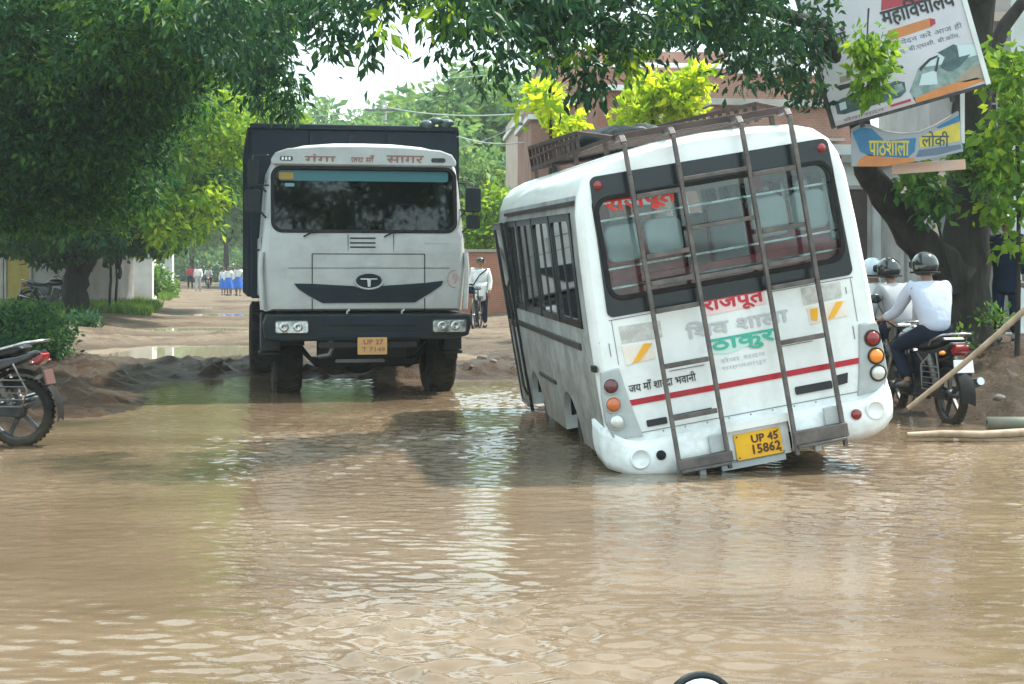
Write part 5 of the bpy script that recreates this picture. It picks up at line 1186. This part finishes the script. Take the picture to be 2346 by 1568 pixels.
# ------------------------------------------------------------------ buildings
def brickmat(name, c1, c2, mortar, scale=1.0):
    m = bpy.data.materials.new(name); m.use_nodes = True; nt = m.node_tree; n, l = nt.nodes, nt.links; b = n["Principled BSDF"]; b.inputs["Roughness"].default_value = .9
    t = n.new("ShaderNodeTexCoord"); sp = n.new("ShaderNodeSeparateXYZ"); l.new(t.outputs["Object"], sp.inputs[0]); ad = n.new("ShaderNodeMath"); l.new(sp.outputs[0], ad.inputs[0]); l.new(sp.outputs[1], ad.inputs[1])
    cb = n.new("ShaderNodeCombineXYZ"); l.new(ad.outputs[0], cb.inputs[0]); l.new(sp.outputs[2], cb.inputs[1])
    br = n.new("ShaderNodeTexBrick"); br.inputs["Scale"].default_value = scale*4; br.inputs["Color1"].default_value = (*c1, 1); br.inputs["Color2"].default_value = (*c2, 1); br.inputs["Mortar"].default_value = (*mortar, 1); br.inputs["Mortar Size"].default_value = .014; br.inputs["Bias"].default_value = .1
    l.new(cb.outputs[0], br.inputs["Vector"]); nz = n.new("ShaderNodeTexNoise"); nz.inputs["Scale"].default_value = 1.5; nz.inputs["Detail"].default_value = 7; l.new(t.outputs["Object"], nz.inputs["Vector"])
    x = n.new("ShaderNodeMixRGB"); x.blend_type = 'MULTIPLY'; x.inputs[0].default_value = .6; l.new(br.outputs["Color"], x.inputs[1]); l.new(nz.outputs["Fac"], x.inputs[2]); l.new(x.outputs[0], b.inputs["Base Color"]); return m
m_brick = brickmat("weathered_brick", (.40, .16, .105), (.34, .13, .09), (.36, .28, .24))
m_brick2 = brickmat("pale_pink_brick", (.43, .21, .155), (.37, .18, .13), (.42, .33, .28))
m_plaster = M("grey_plaster", (.36, .34, .33), .9, col2=(.27, .26, .25), scale=1.4, bump=.1)
m_whitewash = M("whitewashed_wall", (.72, .74, .73), .9, col2=(.6, .62, .6), scale=1.2)
m_beige = M("beige_plaster", (.52, .42, .35), .9, col2=(.44, .36, .30), scale=1.5)
m_yellow = M("yellow_painted_shutter", (.42, .31, .05), .6, col2=(.34, .25, .05), scale=3)
m_browndoor = M("brown_door_paint", (.085, .06, .055), .7, col2=(.06, .045, .04), scale=3)
m_shutter = M("grey_roller_shutter", (.20, .20, .20), .55, .3, col2=(.15, .15, .15), scale=2)
m_dark = M("dark_opening", (.02, .02, .022), .9)
m_concrete = M("stained_concrete", (.40, .38, .35), .9, col2=(.28, .27, .25), scale=1.2, bump=.1)
def house(label, cx, cy, w, d, h, rz, wall, cat="building", floors=2, slab=m_concrete, wins=(), name="house", balcony=None, doors=(), parapet=.5):
    "front wall on y = 0 facing -y; windows and doors as (x, z, w, h)"
    z0 = g(cx, cy)-.3; t = thing(name, label, cat, (cx, cy, z0), rz)
    b = MB(); b.bb(-w/2, w/2, 0, d, 0, h); b.build("wall", wall, t)
    fh = h/floors
    for k in range(1, floors+1): MB().bb(-w/2-.12, w/2+.12, -.14 if k < floors else -.22, d+.1, fh*k-.08+.003*k, fh*k+.08).build("floor_slab", slab, t)
    p = MB(); p.bb(-w/2, w/2, -.02, .1, h+.083, h+parapet); p.bb(-w/2, -w/2+.12, .1, d, h+.083, h+parapet); p.bb(w/2-.12, w/2, .1, d, h+.083, h+parapet); p.build("parapet", wall, t)
    for x, z, ww, hh in wins:
        f = ringprism(MB(), rrect(x-ww/2-.08, x+ww/2+.08, z-.08, z+hh+.08, .01, 1), rrect(x-ww/2, x+ww/2, z, z+hh, .01, 1), -.06, .01).build("window", slab, t)
        MB().bb(x-ww/2, x+ww/2, -.012, -.004, z, z+hh).build("pane", m_dark, f)
        q = MB()
        for k in range(1, 4): q.bb(x-ww/2+ww*k/4-.012, x-ww/2+ww*k/4+.012, -.03, -.014, z, z+hh)
        q.bb(x-ww/2, x+ww/2, -.034, -.0145, z+hh*.5-.015, z+hh*.5+.015); q.build("grille", m_plaster, f)
        MB().bb(x-ww/2-.15, x+ww/2+.15, -.35, -.065, z+hh+.1, z+hh+.16).build("sunshade", slab, f)
    for x, z, ww, hh, mt in doors:
        f = ringprism(MB(), rrect(x-ww/2-.08, x+ww/2+.08, z, z+hh+.08, .01, 1), rrect(x-ww/2, x+ww/2, z+.02, z+hh, .01, 1), -.05, .01).build("door", slab, t)
        q = MB(); q.bb(x-ww/2, x+ww/2, -.012, -.003, z+.02, z+hh)
        for k in range(int(hh/.11)): q.bb(x-ww/2, x+ww/2, -.022, -.0125, z+.03+k*.11, z+.11+k*.11)
        q.build("panel", mt, f)
    if balcony:
        x0, x1, z = balcony; bl_ = MB(); bl_.bb(x0, x1, -1.1, -.001, z-.06, z+.06); bo_ = bl_.build("balcony", slab, t); q = MB()
        n = int((x1-x0)/.14)
        for k in range(n+1): x = x0+(x1-x0)*k/n; q.bb(x-.02, x+.02, -1.08, -1.04, z+.063, z+.9)
        q.bb(x0, x1, -1.10, -1.02, z+.901, z+.97); q.build("railing", slab, bo_)
    return t
def hx(xd, Y): return at(xd, 600, Y).x
house("weathered brick house with pale floor bands rising behind the minibus roof", hx(1660, 44), 44, 7.6, 7, 6.6, R(8), m_brick, floors=2, slab=m_whitewash, wins=((-2.4, 4.2, 1.0, 1.2), (0, 4.2, 1.0, 1.2), (2.4, 4.2, 1.0, 1.2), (-2.4, 1.0, 1.0, 1.2)), doors=((2.2, .3, 1.1, 2.1, m_browndoor),))
house("taller brick house with a stepped roof behind the yellow-green trees", hx(1470, 52), 52, 6.0, 7, 8.4, R(6), m_brick2, floors=3, slab=m_whitewash, wins=((-1.6, 3.9, 1, 1.1), (1.4, 3.9, 1, 1.1), (-1.6, 6.4, 1, 1.1), (1.4, 6.4, 1, 1.1)))
house("plain white building seen between leaves right of the stepped brick house", hx(1690, 60), 60, 4.4, 6, 9.6, R(4), m_whitewash, floors=3, wins=((-1, 6.6, .9, 1.1), (1, 6.6, .9, 1.1)))
house("pink brick house with a low parapet above the right end of the roof rack", hx(1800, 36), 36, 3.6, 5, 5.3, R(10), m_brick2, floors=2, wins=((-.7, 3.3, .8, 1.0), (.8, 3.3, .8, 1.0)))
house("grey two storey house with a balcony between the truck and the minibus", hx(1236, 58), 58, 1.7, 7, 7.0, R(4), m_beige, floors=2, slab=m_whitewash, wins=((-.3, 4.2, .6, 1.1),), balcony=(-.9, .7, 3.5), doors=((-.2, .3, .8, 2.1, m_browndoor),))
house("narrow pink house with a white corner pillar left of the roof rack", hx(1292, 50), 50, 2.2, 6, 6.4, R(4), m_brick2, floors=2, slab=m_whitewash, wins=((0, 3.9, .8, 1.0),))
q = thing("brick_wall", "low red brick boundary wall behind the white kurta person", "wall", (hx(1110, 43), 43, g(-.5, 43)-.2), R(2)); MB().bb(-1.9, 1.9, 0, .25, 0, 1.95).build("brickwork", brickmat("orange_red_brick", (.50, .20, .12), (.44, .18, .11), (.5, .36, .28)), q); MB().bb(-1.95, 1.95, -.05, .3, 1.953, 2.03).build("coping", m_concrete, q)
house("grey house with a roller shutter and white pillar at the right frame edge", hx(2345, 25)+.4, 25.5, 3.6, 5, 5.6, R(-4), m_plaster, floors=2, slab=m_beige, doors=((-.9, .5, 1.5, 2.4, m_shutter),), wins=((-.9, 3.6, .9, 1.1),))
q = thing("pillar", "tall white square pillar standing before the grey house at top right", "pillar", (hx(2337, 23.5), 23.5, g(8, 23.5)-.2)); b = MB(); b.bb(-.11, .11, -.11, .11, .2, 6.4); b.build("shaft", m_whitewash, q, .01); b = MB(); b.bb(-.18, .18, -.18, .18, 0, .2); b.bb(-.18, .18, -.18, .18, 6.4, 6.6); b.build("base_and_cap", m_concrete, q, .01)
house("low white-walled shop with a brown door behind the leaning right stem", hx(2040, 30), 30, 3.4, 4, 3.5, R(0), m_whitewash, floors=1, name="shop", doors=((-.72, .4, .5, 2.5, m_browndoor),), parapet=.3)
house("dark shuttered shop behind the right tree trunk", hx(2275, 27), 27.5, 2.9, 4, 3.4, R(-4), m_plaster, floors=1, name="shop", doors=((-.2, .45, 1.9, 2.3, m_browndoor),), parapet=.3)
house("grey hut with a yellow painted shutter at the left frame edge", hx(20, 48), 48, 4.6, 5, 3.3, R(-6), m_plaster, floors=1, name="hut", doors=((.32, .5, .75, 2.2, m_yellow), (-.75, .5, 1.0, 2.2, m_beige)), parapet=.2)
house("bright white building behind the motorcycle on the left", hx(140, 60), 60, 3.3, 6, 3.2, R(-8), m_whitewash, floors=1, name="hut", parapet=.2)
q = thing("boundary_wall", "pale grey plastered boundary wall right of the left tree trunk", "wall", (hx(238, 58), 58, g(-15, 58)-.2), R(-4)); MB().bb(-1.9, 1.9, 0, .22, 0, 2.35).build("wall_panel", M("pale_plaster", (.56, .55, .55), .9, col2=(.45, .44, .43), scale=1.5), q); MB().bb(-1.95, 1.95, -.04, .26, 2.353, 2.42).build("coping", m_concrete, q)
q = thing("rubble_heap", "heap of broken brick rubble against the pale grey boundary wall", "rubble", (hx(208, 57), 57, g(-14.5, 57))); b = MB(); rnd.seed(5)
for k in range(60): a_ = rnd.uniform(0, 6.3); rr_ = rnd.uniform(0, 1.0); b.box((rr_*math.cos(a_), rr_*.5*math.sin(a_), 1.0*(1-rr_)*rnd.uniform(.6, 1)+.4*(1-rr_)), (.26, .16, .13), Euler((rnd.uniform(0, 3), rnd.uniform(0, 3), rnd.uniform(0, 3))).to_matrix())
b.ball((0, 0, .2), [1.1, .6, 1.0], 14, 8); b.build("bricks", m_beige, q)
# posts by the left tree, with a yellow cloth
for xd, Y, hgt, lb in ((250, 44, 2.05, "thin dark stake on the grass verge right of the motorcycle"), (264, 45, 2.0, "thin brown stake with a yellow cloth tied on top")):
    q = at(xd, 725, Y); t = thing("stake", lb, "stake", (q.x, Y, g(q.x, Y)-.1), 0, "stakes on the left verge")
    trunk([([(q.x, Y, t.location.z), (q.x+.05, Y, t.location.z+hgt*.5), (q.x+.02, Y, t.location.z+hgt)], .045, .035)], t, "pole", m_bark)
    if "yellow" in lb:
        m = MB(); 
        for k in range(6): m.ball((rnd.uniform(-.06, .3), rnd.uniform(-.08, .08), hgt-.05+k*.16), [.17, .12, .15], 10, 7)
        m.build("yellow_cloth", M("yellow_cloth", (.72, .50, .04), .8, col2=(.6, .4, .04), scale=4), t); m = MB(); m.ball((.1, -.05, hgt-.35), [.13, .1, .3], 10, 7); m.ball((.14, -.04, hgt-.75), [.08, .07, .22], 10, 7); m.build("dark_cloth", m_black, t)
q = at(388, 690, 80); t = thing("post", "short white post at the edge of the far left verge", "post", (q.x, 80, g(q.x, 80)-.1)); b = MB(); b.bb(-.2, .2, -.2, .2, 0, 3.4); b.build("shaft", m_whitewash, t, .02); b = MB(); b.bb(-.25, .25, -.25, .25, 3.4, 3.5); b.build("cap", m_concrete, t)
# ------------------------------------------------------------------ utility poles and cables
def upole(label, xd, Y, top, xa):
    q = at(xd, 600, Y); t = thing("utility_pole", label, "utility pole", (q.x, Y, g(q.x, Y)-.2), 0, "utility poles"); zt = at(xd, top, Y).z-t.location.z
    MB().tube([(0, 0, 0), (0, 0, zt)], [.19, .12], 10).build("pole", m_pole, t)
    b = MB(); b.bb(-xa, xa, -.16, -.08, zt-.5, zt-.4); b.build("cross_arm", m_steel, t)
    for x in (-xa*.85, 0, xa*.85): MB().lathe([(.03, 0), (.06, .04), (.04, .08), (.06, .12), (.02, .2), (0, .2)], (x, -.12, zt-.4), 'z', 8).build("insulator", m_white, t)
    return t
upole("grey concrete utility pole rising behind the truck load body", 880, 74, 232, .9)
upole("slim pale utility pole before the grey balcony house", 1226, 52, 255, .6)
def cable(label, a, b, sag, r=.018):
    a, b = Vector(a), Vector(b); m = MB().tube([a.lerp(b, i/24)-Vector((0, 0, sag*4*(i/24)*(1-i/24))) for i in range(25)], r, 5); tag(m.build("cable", m_wire), label, "cable", "overhead cables")
cable("pale cable just above the truck running right from the concrete pole", A(880, 244, 74), A(1226, 258, 52), .25, .028)
cable("cable running left from the concrete pole into the trees", A(880, 244, 74), A(560, 262, 80), .3, .022)
cable("lower cable from the truck's upper right corner to the slim pole", A(1226, 322, 52), A(1000, 290, 62), .35, .026)
cable("thin dark high cable crossing the open sky", A(720, 168, 60), A(1120, 160, 60), .1, .014)
cable("second thin high cable just below the highest one in the sky", A(720, 182, 60), A(1120, 172, 60), .12, .014)
cable("slanting cable from the slim pole down to the brick wall", A(1226, 262, 52), A(1048, 340, 60), .15, .02)
# ------------------------------------------------------------------ signs on the right tree
SY, SK = 18.3, FPX/18.3*2.291
o_bl = at(1912, 290, SY); q16 = math.atan2(100, 350)
bb_ = thing("billboard", "large tilted white billboard with dark lettering and photos fixed before the right tree", "billboard", o_bl, 0); bb_.rotation_euler = (0, -q16, 0)
cu_, su_ = math.cos(q16), math.sin(q16)
def bz(zx, zy):
    dx, dy = (2040+zx/2.8)*.9164-1912, (zy/2.8)*.9164-290; return ((dx*cu_-dy*su_)/SK, (-dx*su_-dy*cu_)/SK)
m_sign = M("printed_sign_vinyl", (.56, .54, .58), .45, col2=(.50, .49, .52), scale=2)
m_signpink = M("pinkish_sign_print", (.50, .40, .42), .5); m_signor = M("orange_sign_print", (.58, .20, .04), .5, col2=(.48, .17, .05), scale=6); m_signred = M("red_sign_print", (.36, .03, .05), .5); m_signdk = M("dark_teal_sign_print", (.025, .06, .065), .5, col2=(.06, .11, .12), scale=9); m_signgr = M("grey_green_sign_print", (.25, .32, .31), .5, col2=(.12, .2, .18), scale=7); m_signsky = M("pale_sky_sign_print", (.5, .6, .62), .5); m_signblk = M("black_sign_print", (.018, .02, .025), .5); m_signblue = M("blue_grey_sign_lettering", (.10, .14, .2), .5); m_signsand = M("sand_sign_print", (.34, .27, .18), .5, col2=(.25, .22, .17), scale=8)
WB, HB = 1.93, 1.78
MB().bb(0, WB, 0, .03, 0, HB).build("panel", m_sign, bb_, .004)
f = MB(); f.beam((WB+.012, 0, -.02), (WB+.012, 0, HB+.02), .05, .06); f.build("right_frame", m_whitewash, bb_); f = MB(); f.beam((-.012, .01, -.02), (-.012, .01, HB+.02), .04, .05); f.beam((.02, .01, -.02), (WB-.02, .01, -.02), .04, .04); f.beam((.02, .01, HB+.02), (WB-.02, .01, HB+.02), .04, .04); f.build("frame", m_dkgrey, bb_)
def bp2(name, pts, mat, k=1, parent=bb_): return MB().prism([bz(*p) for p in pts], -.004*k, -.0005 if k == 1 else -.004*(k-1)-.0004).build(name, mat, parent)
def btext(s_, p0, p1, h, mat, k=1, name="lettering", bold=0.):
    a, b = bz(*p0), bz(*p1); m = MB(); put_text(m, s_, a[0], b[0], (a[1]+b[1])/2, (a[1]+b[1])/2+h, -.004*k-.001, bold=bold); return m.build(name, mat, bb_)
bp2("red_banner", [(455, 75), (460, -60), (760, -140), (740, 0)], m_signred)
btext("महािवघालय", (478, 195), (985, 60), .275, m_signblk, 2, bold=.006); btext("माँ", (150, 330), (230, 300), .22, m_signblk, 2, bold=.004)
pill = [(490, 255), (505, 215), (790, 128), (830, 135), (835, 165), (800, 190), (520, 285)]
pb_ = bp2("orange_capsule", pill, m_signor); bp2("red_tip", [(795, 128), (832, 134), (836, 165), (800, 189)], m_signred, 2)
btext("आवेदन करें आज ही", (530, 330), (1030, 205), .085, m_signblue, 1); btext("बी.ए. बी.एससी. बी.कॉम.", (540, 400), (1010, 262), .075, m_signblue, 1)
ph = [(700, 722), (655, 640), (715, 480), (790, 410), (850, 385), (1000, 310), (1130, 305), (1165, 420), (1190, 560), (1010, 630), (850, 680)]
bp2("campus_photo", ph, m_signgr); bp2("photo_sky", [(840, 380), (1000, 312), (1128, 307), (1150, 380), (1000, 420), (860, 455), (760, 470), (790, 415)], m_signsky, 2); bp2("photo_ground", [(700, 720), (690, 690), (900, 600), (1120, 545), (1188, 560), (1010, 630), (850, 680)], m_signor, 2); bp2("photo_path", [(960, 570), (1080, 470), (1160, 440), (1185, 545), (1040, 575)], m_signsand, 2)
bp2("photo_wall", [(720, 600), (740, 520), (840, 490), (850, 590)], m_signsky, 2); bp2("photo_canopy", [(850, 370), (960, 310), (985, 320), (1000, 400), (1080, 380), (1000, 470), (930, 500), (870, 470), (900, 400)], m_signdk, 3); bp2("photo_tree", [(828, 500), (850, 400), (862, 400), (845, 500)], m_signblk, 4); bp2("photo_arch", [(720, 480), (790, 410), (850, 385), (850, 400), (800, 425), (745, 480), (735, 500)], m_signblk, 3)
bp2("dark_capsule", [(130, 720), (180, 690), (560, 565), (620, 575), (630, 640), (590, 680), (200, 800), (150, 800)], m_signdk); bp2("capsule_picture", [(545, 600), (600, 582), (615, 630), (555, 660)], m_signgr, 2); bp2("capsule_picture", [(160, 725), (205, 710), (215, 760), (170, 775)], m_signsky, 2)
bp2("small_capsule", [(480, 470), (600, 455), (615, 475), (500, 525), (480, 515)], m_signblk); bp2("small_capsule", [(485, 430), (545, 420), (555, 440), (500, 465)], m_signpink); bp2("small_capsule", [(150, 600), (240, 580), (240, 610), (165, 635)], m_signblk); bp2("brown_block", [(165, 540), (240, 520), (245, 560), (170, 580)], m_signsand)
bp2("pink_strip", [(135, 905), (140, 850), (690, 680), (700, 730)], m_signpink); bp2("red_strip", [(520, 735), (660, 690), (665, 710), (525, 750)], m_signred, 2); btext("सेवा सदन", (195, 855), (480, 775), .05, m_signblue, 2)
f = MB(); f.beam((1.5, .08, -.1), (1.5, .08, HB), .05); f.beam((.35, .08, -.1), (.35, .08, HB), .05); f.beam((1.5, .08, .3), (1.7, 1.6, .3), .05); f.build("support", m_dkgrey, bb_)
# the lower arched sign
o2_ = at(1955, 380, 18.6); S2 = thing("arched_sign", "lower blue and yellow sign with a scooped top edge under the billboard", "sign", o2_, 0); K2 = FPX/18.6*2.291
def sz(zx, zy): return (((2040+zx/2.8)*.9164-1955)/K2, (380-(zy/2.8)*.9164)/K2)
def sp2(name, pts, mat, k=1, parent=S2): return MB().prism([sz(*p) for p in pts], -.004*k, -.0005 if k == 1 else -.004*(k-1)-.0004).build(name, mat, parent)
m_sblue = M("blue_sign_paint", (.01, .17, .33), .45, col2=(.02, .12, .26), scale=4); m_syel = M("yellow_sign_lettering", (.62, .50, .05), .5, col2=(.5, .40, .06), scale=6)
top_ = [(250, 920), (320, 880), (390, 890), (470, 925), (600, 945), (720, 935), (850, 880), (1000, 790)]
MB().prism([sz(*p) for p in top_+[(1030, 1060), (760, 1120), (480, 1165), (250, 1165)]], 0, .04).build("panel", M("grey_sign_board", (.30, .33, .36), .5), S2, .004)
MB().tube([(sz(*p)[0], .02, sz(*p)[1]+.01) for p in top_], .02, 8).build("top_tube", m_plaster, S2)
sp2("blue_field", [(255, 925), (320, 890), (390, 900), (480, 985), (700, 965), (690, 1060), (640, 1105), (370, 1090), (310, 1060)], m_sblue); sp2("blue_field", [(840, 890), (1000, 805), (1005, 850), (860, 900)], m_sblue)
m = MB(); put_text(m, "पाठशाला", *[sz(370, 0)[0], sz(650, 0)[0]], sz(0, 1090)[1], sz(0, 985)[1], -.006, bold=.004); m.build("lettering", m_syel, S2)
sp2("yellow_field", [(720, 960), (860, 910), (1005, 850), (1010, 985), (880, 1010), (730, 1035)], m_syel); m = MB(); put_text(m, "लोकी", sz(740, 0)[0], sz(930, 0)[0], sz(0, 1025)[1], sz(0, 920)[1], -.006, bold=.003); m.build("lettering", m_signdk, S2)
sp2("orange_strip", [(285, 1165), (300, 1120), (360, 1080), (520, 1105), (690, 1105), (690, 1130), (480, 1165)], m_signor); sp2("purple_strip", [(700, 1100), (720, 1050), (1010, 1010), (1020, 1040), (850, 1085)], m_signblue)
q = MB(); q.beam((sz(1035, 0)[0], .06, sz(0, 1000)[1]), (sz(1035, 0)[0], .06, sz(0, 640)[1]), .045); q.build("white_post", m_whitewash, S2); q = MB(); q.beam((sz(740, 0)[0], .06, .3), (sz(740, 0)[0]+.8, 1.6, .3), .05); q.build("support", m_dkgrey, S2)
o3_ = at(2100, 385, 18.9); s3 = thing("peach_board", "peach coloured plank hanging below the arched sign", "board", o3_); s3.rotation_euler = (0, R(-4), 0); MB().bb(-.30, .62, 0, .05, -.06, .07).build("plank", M("peach_paint", (.66, .38, .27), .6, col2=(.6, .45, .36), scale=4), s3, .005); MB().beam((0, .06, -.05), (0, .06, .3), .04).build("bracket", m_dkgrey, s3)
# ------------------------------------------------------------------ sticks, log, pipe, cart with sacks
tag(MB().tube([A(2080, 936, 14.3), A(2200, 840, 14.2), A(2290, 762, 14.1), A(2346, 712, 14.0), A(2480, 590, 13.9)], [.022, .026, .028, .03, .032], 8).build("bamboo_pole", m_wood), "long pale bamboo pole slanting in front of the rider's rear wheel", "pole")
def gp(xd, yd, Y, dz): p = at(xd, yd, Y); return (p.x, p.y, max(p.z, 0)+dz)
tag(MB().tube([gp(2078, 1004, 13.2, .03), gp(2160, 1003, 13.2, .035), gp(2250, 1004, 13.2, .03), gp(2360, 998, 13.25, .03), gp(2480, 996, 13.3, .03)], [.022, .034, .036, .04, .04], 8).build("fallen_branch", m_wood), "pale branch lying flat on the wet mud at the right", "branch")
tag(MB().lathe([(.03, -.32), (.06, -.32), (.06, .32), (.03, .32), (.03, -.32)], gp(2340, 982, 13.9, .05), 'x', 16).build("pipe_piece", M("dull_green_pipe", (.14, .16, .12), .7, col2=(.2, .17, .13), scale=8)), "short dull green pipe piece lying on the mud by the branch", "pipe")
B5 = R(114); p5 = at(2096, 640, 17.2); z5 = g(p5.x, 17.2)-.10
place_bike(mc5, p5.x-.10, 17.2, B5, z5, "second black motorcycle carrying two people just ahead of the pale shirted rider")
def pillion(lb, fwd, shirt, helm, hl):
    JP = {kk: (v[0], v[1]+fwd, v[2]) for kk, v in JR.items()}
    if fwd < 0:
        for q_, g_ in (('l', -1), ('r', 1)): JP['el_'+q_] = (g_*.24, fwd-.06, 1.10); JP['wr_'+q_] = (g_*.16, fwd+.12, .95); JP['kn_'+q_] = (g_*.21, fwd+.16, .78); JP['an_'+q_] = (g_*.2, fwd-.02, .42); JP['to_'+q_] = (g_*.21, fwd+.10, .38)
    pp = person(lb, mc5.location, B5-R(90), JP, shirt, m_trouser, hair=False, sub=1, k=.95)
    hm2 = MB(); hm2.ball((0, 0, 0), [.132, .152, .135], 22, 14)
    for i, v in enumerate(hm2.v):
        if v.z < -.085: hm2.v[i] = Vector((v.x*1.08, v.y*1.06, max(v.z, -.11)))
    h2 = hm2.build("helmet", helm); h2.location = Vector(mc5.location)+Matrix.Rotation(B5-R(90), 3, 'Z') @ Vector((0, (fwd-.06)*.95, 1.595*.95)); h2.rotation_euler = (0, 0, B5-R(90)); tag(h2, hl, "helmet")
    MB().prism(rrect(-.105, .105, -.04, .05, .03), .115, .162).build("visor", m_wind, h2, .01); MB().tube([(.137*math.cos(a), .157*math.sin(a), -.08) for a in [2*math.pi*k/24 for k in range(24)]], .012, 6, True).build("rim_trim", m_rubber, h2)
pillion("person in grey sitting at the back of the second motorcycle by the minibus", -.26, m_greycloth, m_helmet, "black helmet on the pillion passenger of the second motorcycle")
pillion("person in white steering the second motorcycle half hidden by the minibus", .06, m_kurta, M("pale_blue_helmet_shell", (.55, .62, .70), .25, coat=.6), "pale blue white helmet on the front rider of the second motorcycle")
# stones and clods of the churned bank; each stone a thing
rnd.seed(21); st0 = MB(); st0.ball((0, 0, 0), [.10, .08, .055], 10, 7)
for i, v in enumerate(st0.v): st0.v[i] = v*(1+.25*(float(vnoise(v.x*31+9, v.y*31+v.z*17, 5))-.5))
st0 = st0.build("stone", M("muddy_stone", (.13, .105, .085), .85, col2=(.19, .16, .13), scale=7)); first = True
for k, (xd, yd, Y) in enumerate(((235, 905, 17), (330, 842, 22), (210, 870, 19.4), (1105, 815, 23), (1130, 838, 22), (1080, 850, 21.6), (2180, 985, 14.2), (2290, 930, 15.6), (2310, 850, 18), (420, 862, 22.4), (500, 866, 22))):
    o = st0 if first else st0.copy()
    if not first: COL.objects.link(o)
    first = False; q = at(xd, yd, Y); s_ = rnd.uniform(.4, .9); o.scale = (s_, s_, s_); o.location = (q.x, Y, g(q.x, Y)+.01); o.rotation_euler = (0, 0, rnd.uniform(0, 6))
    tag(o, "small muddy stone half sunk in the churned wet bank", "stone", "stones on the muddy bank")
# ------------------------------------------------------------------ the photographer's handlebar mirror
mr_ = thing("handlebar_mirror", "round black rimmed handlebar mirror at the bottom edge of the frame", "mirror", (.205, 1.62, 1.0255)); 
b = MB(); b.lathe([(.043, -.008), (.0445, 0), (.043, .012), (.034, .024), (.015, .03), (0, .031)], (0, 0, 0), 'y', 30); b.lathe([(.043, -.008), (.037, -.010), (.036, -.004), (0, -.004)], (0, 0, 0), 'y', 30)
h_ = b.build("housing", m_black, mr_); gl = MB().lathe([(.0362, -.0055), (.02, -.0062), (0, -.0064)], (0, 0, 0), 'y', 28).build("mirror_glass", M("mirror_silver", (.9, .92, .93), .02, 1.), mr_)
MB().tube([(0, .02, -.03), (.0, .03, -.08), (-.03, .04, -.2), (-.05, .0, -.28)], .006, 8).build("stem", m_black, mr_); MB().tube([(-.12, .0, -.285), (.14, 0, -.285)], .012, 10).build("handlebar_piece", m_rubber, mr_)
mr_.rotation_euler = (R(-14), 0, R(4)); mr_.scale = (.92, .92, .92)
# ------------------------------------------------------------------ air
HAZE = 0.0007
hz = MB().bb(-260, 260, -40, 420, -3, 30).build("haze", m_white); hm_ = bpy.data.materials.new("haze_air"); hm_.use_nodes = True; n = hm_.node_tree.nodes; n.remove(n["Principled BSDF"])
pv = n.new("ShaderNodeVolumePrincipled"); pv.inputs["Density"].default_value = HAZE; pv.inputs["Color"].default_value = (.86, .96, .95, 1); pv.inputs["Anisotropy"].default_value = .3; hm_.node_tree.links.new(pv.outputs[0], n["Material Output"].inputs["Volume"])
hz.data.materials.clear(); hz.data.materials.append(hm_); tag(hz, "pale moist haze over the road", "haze", kind="stuff")
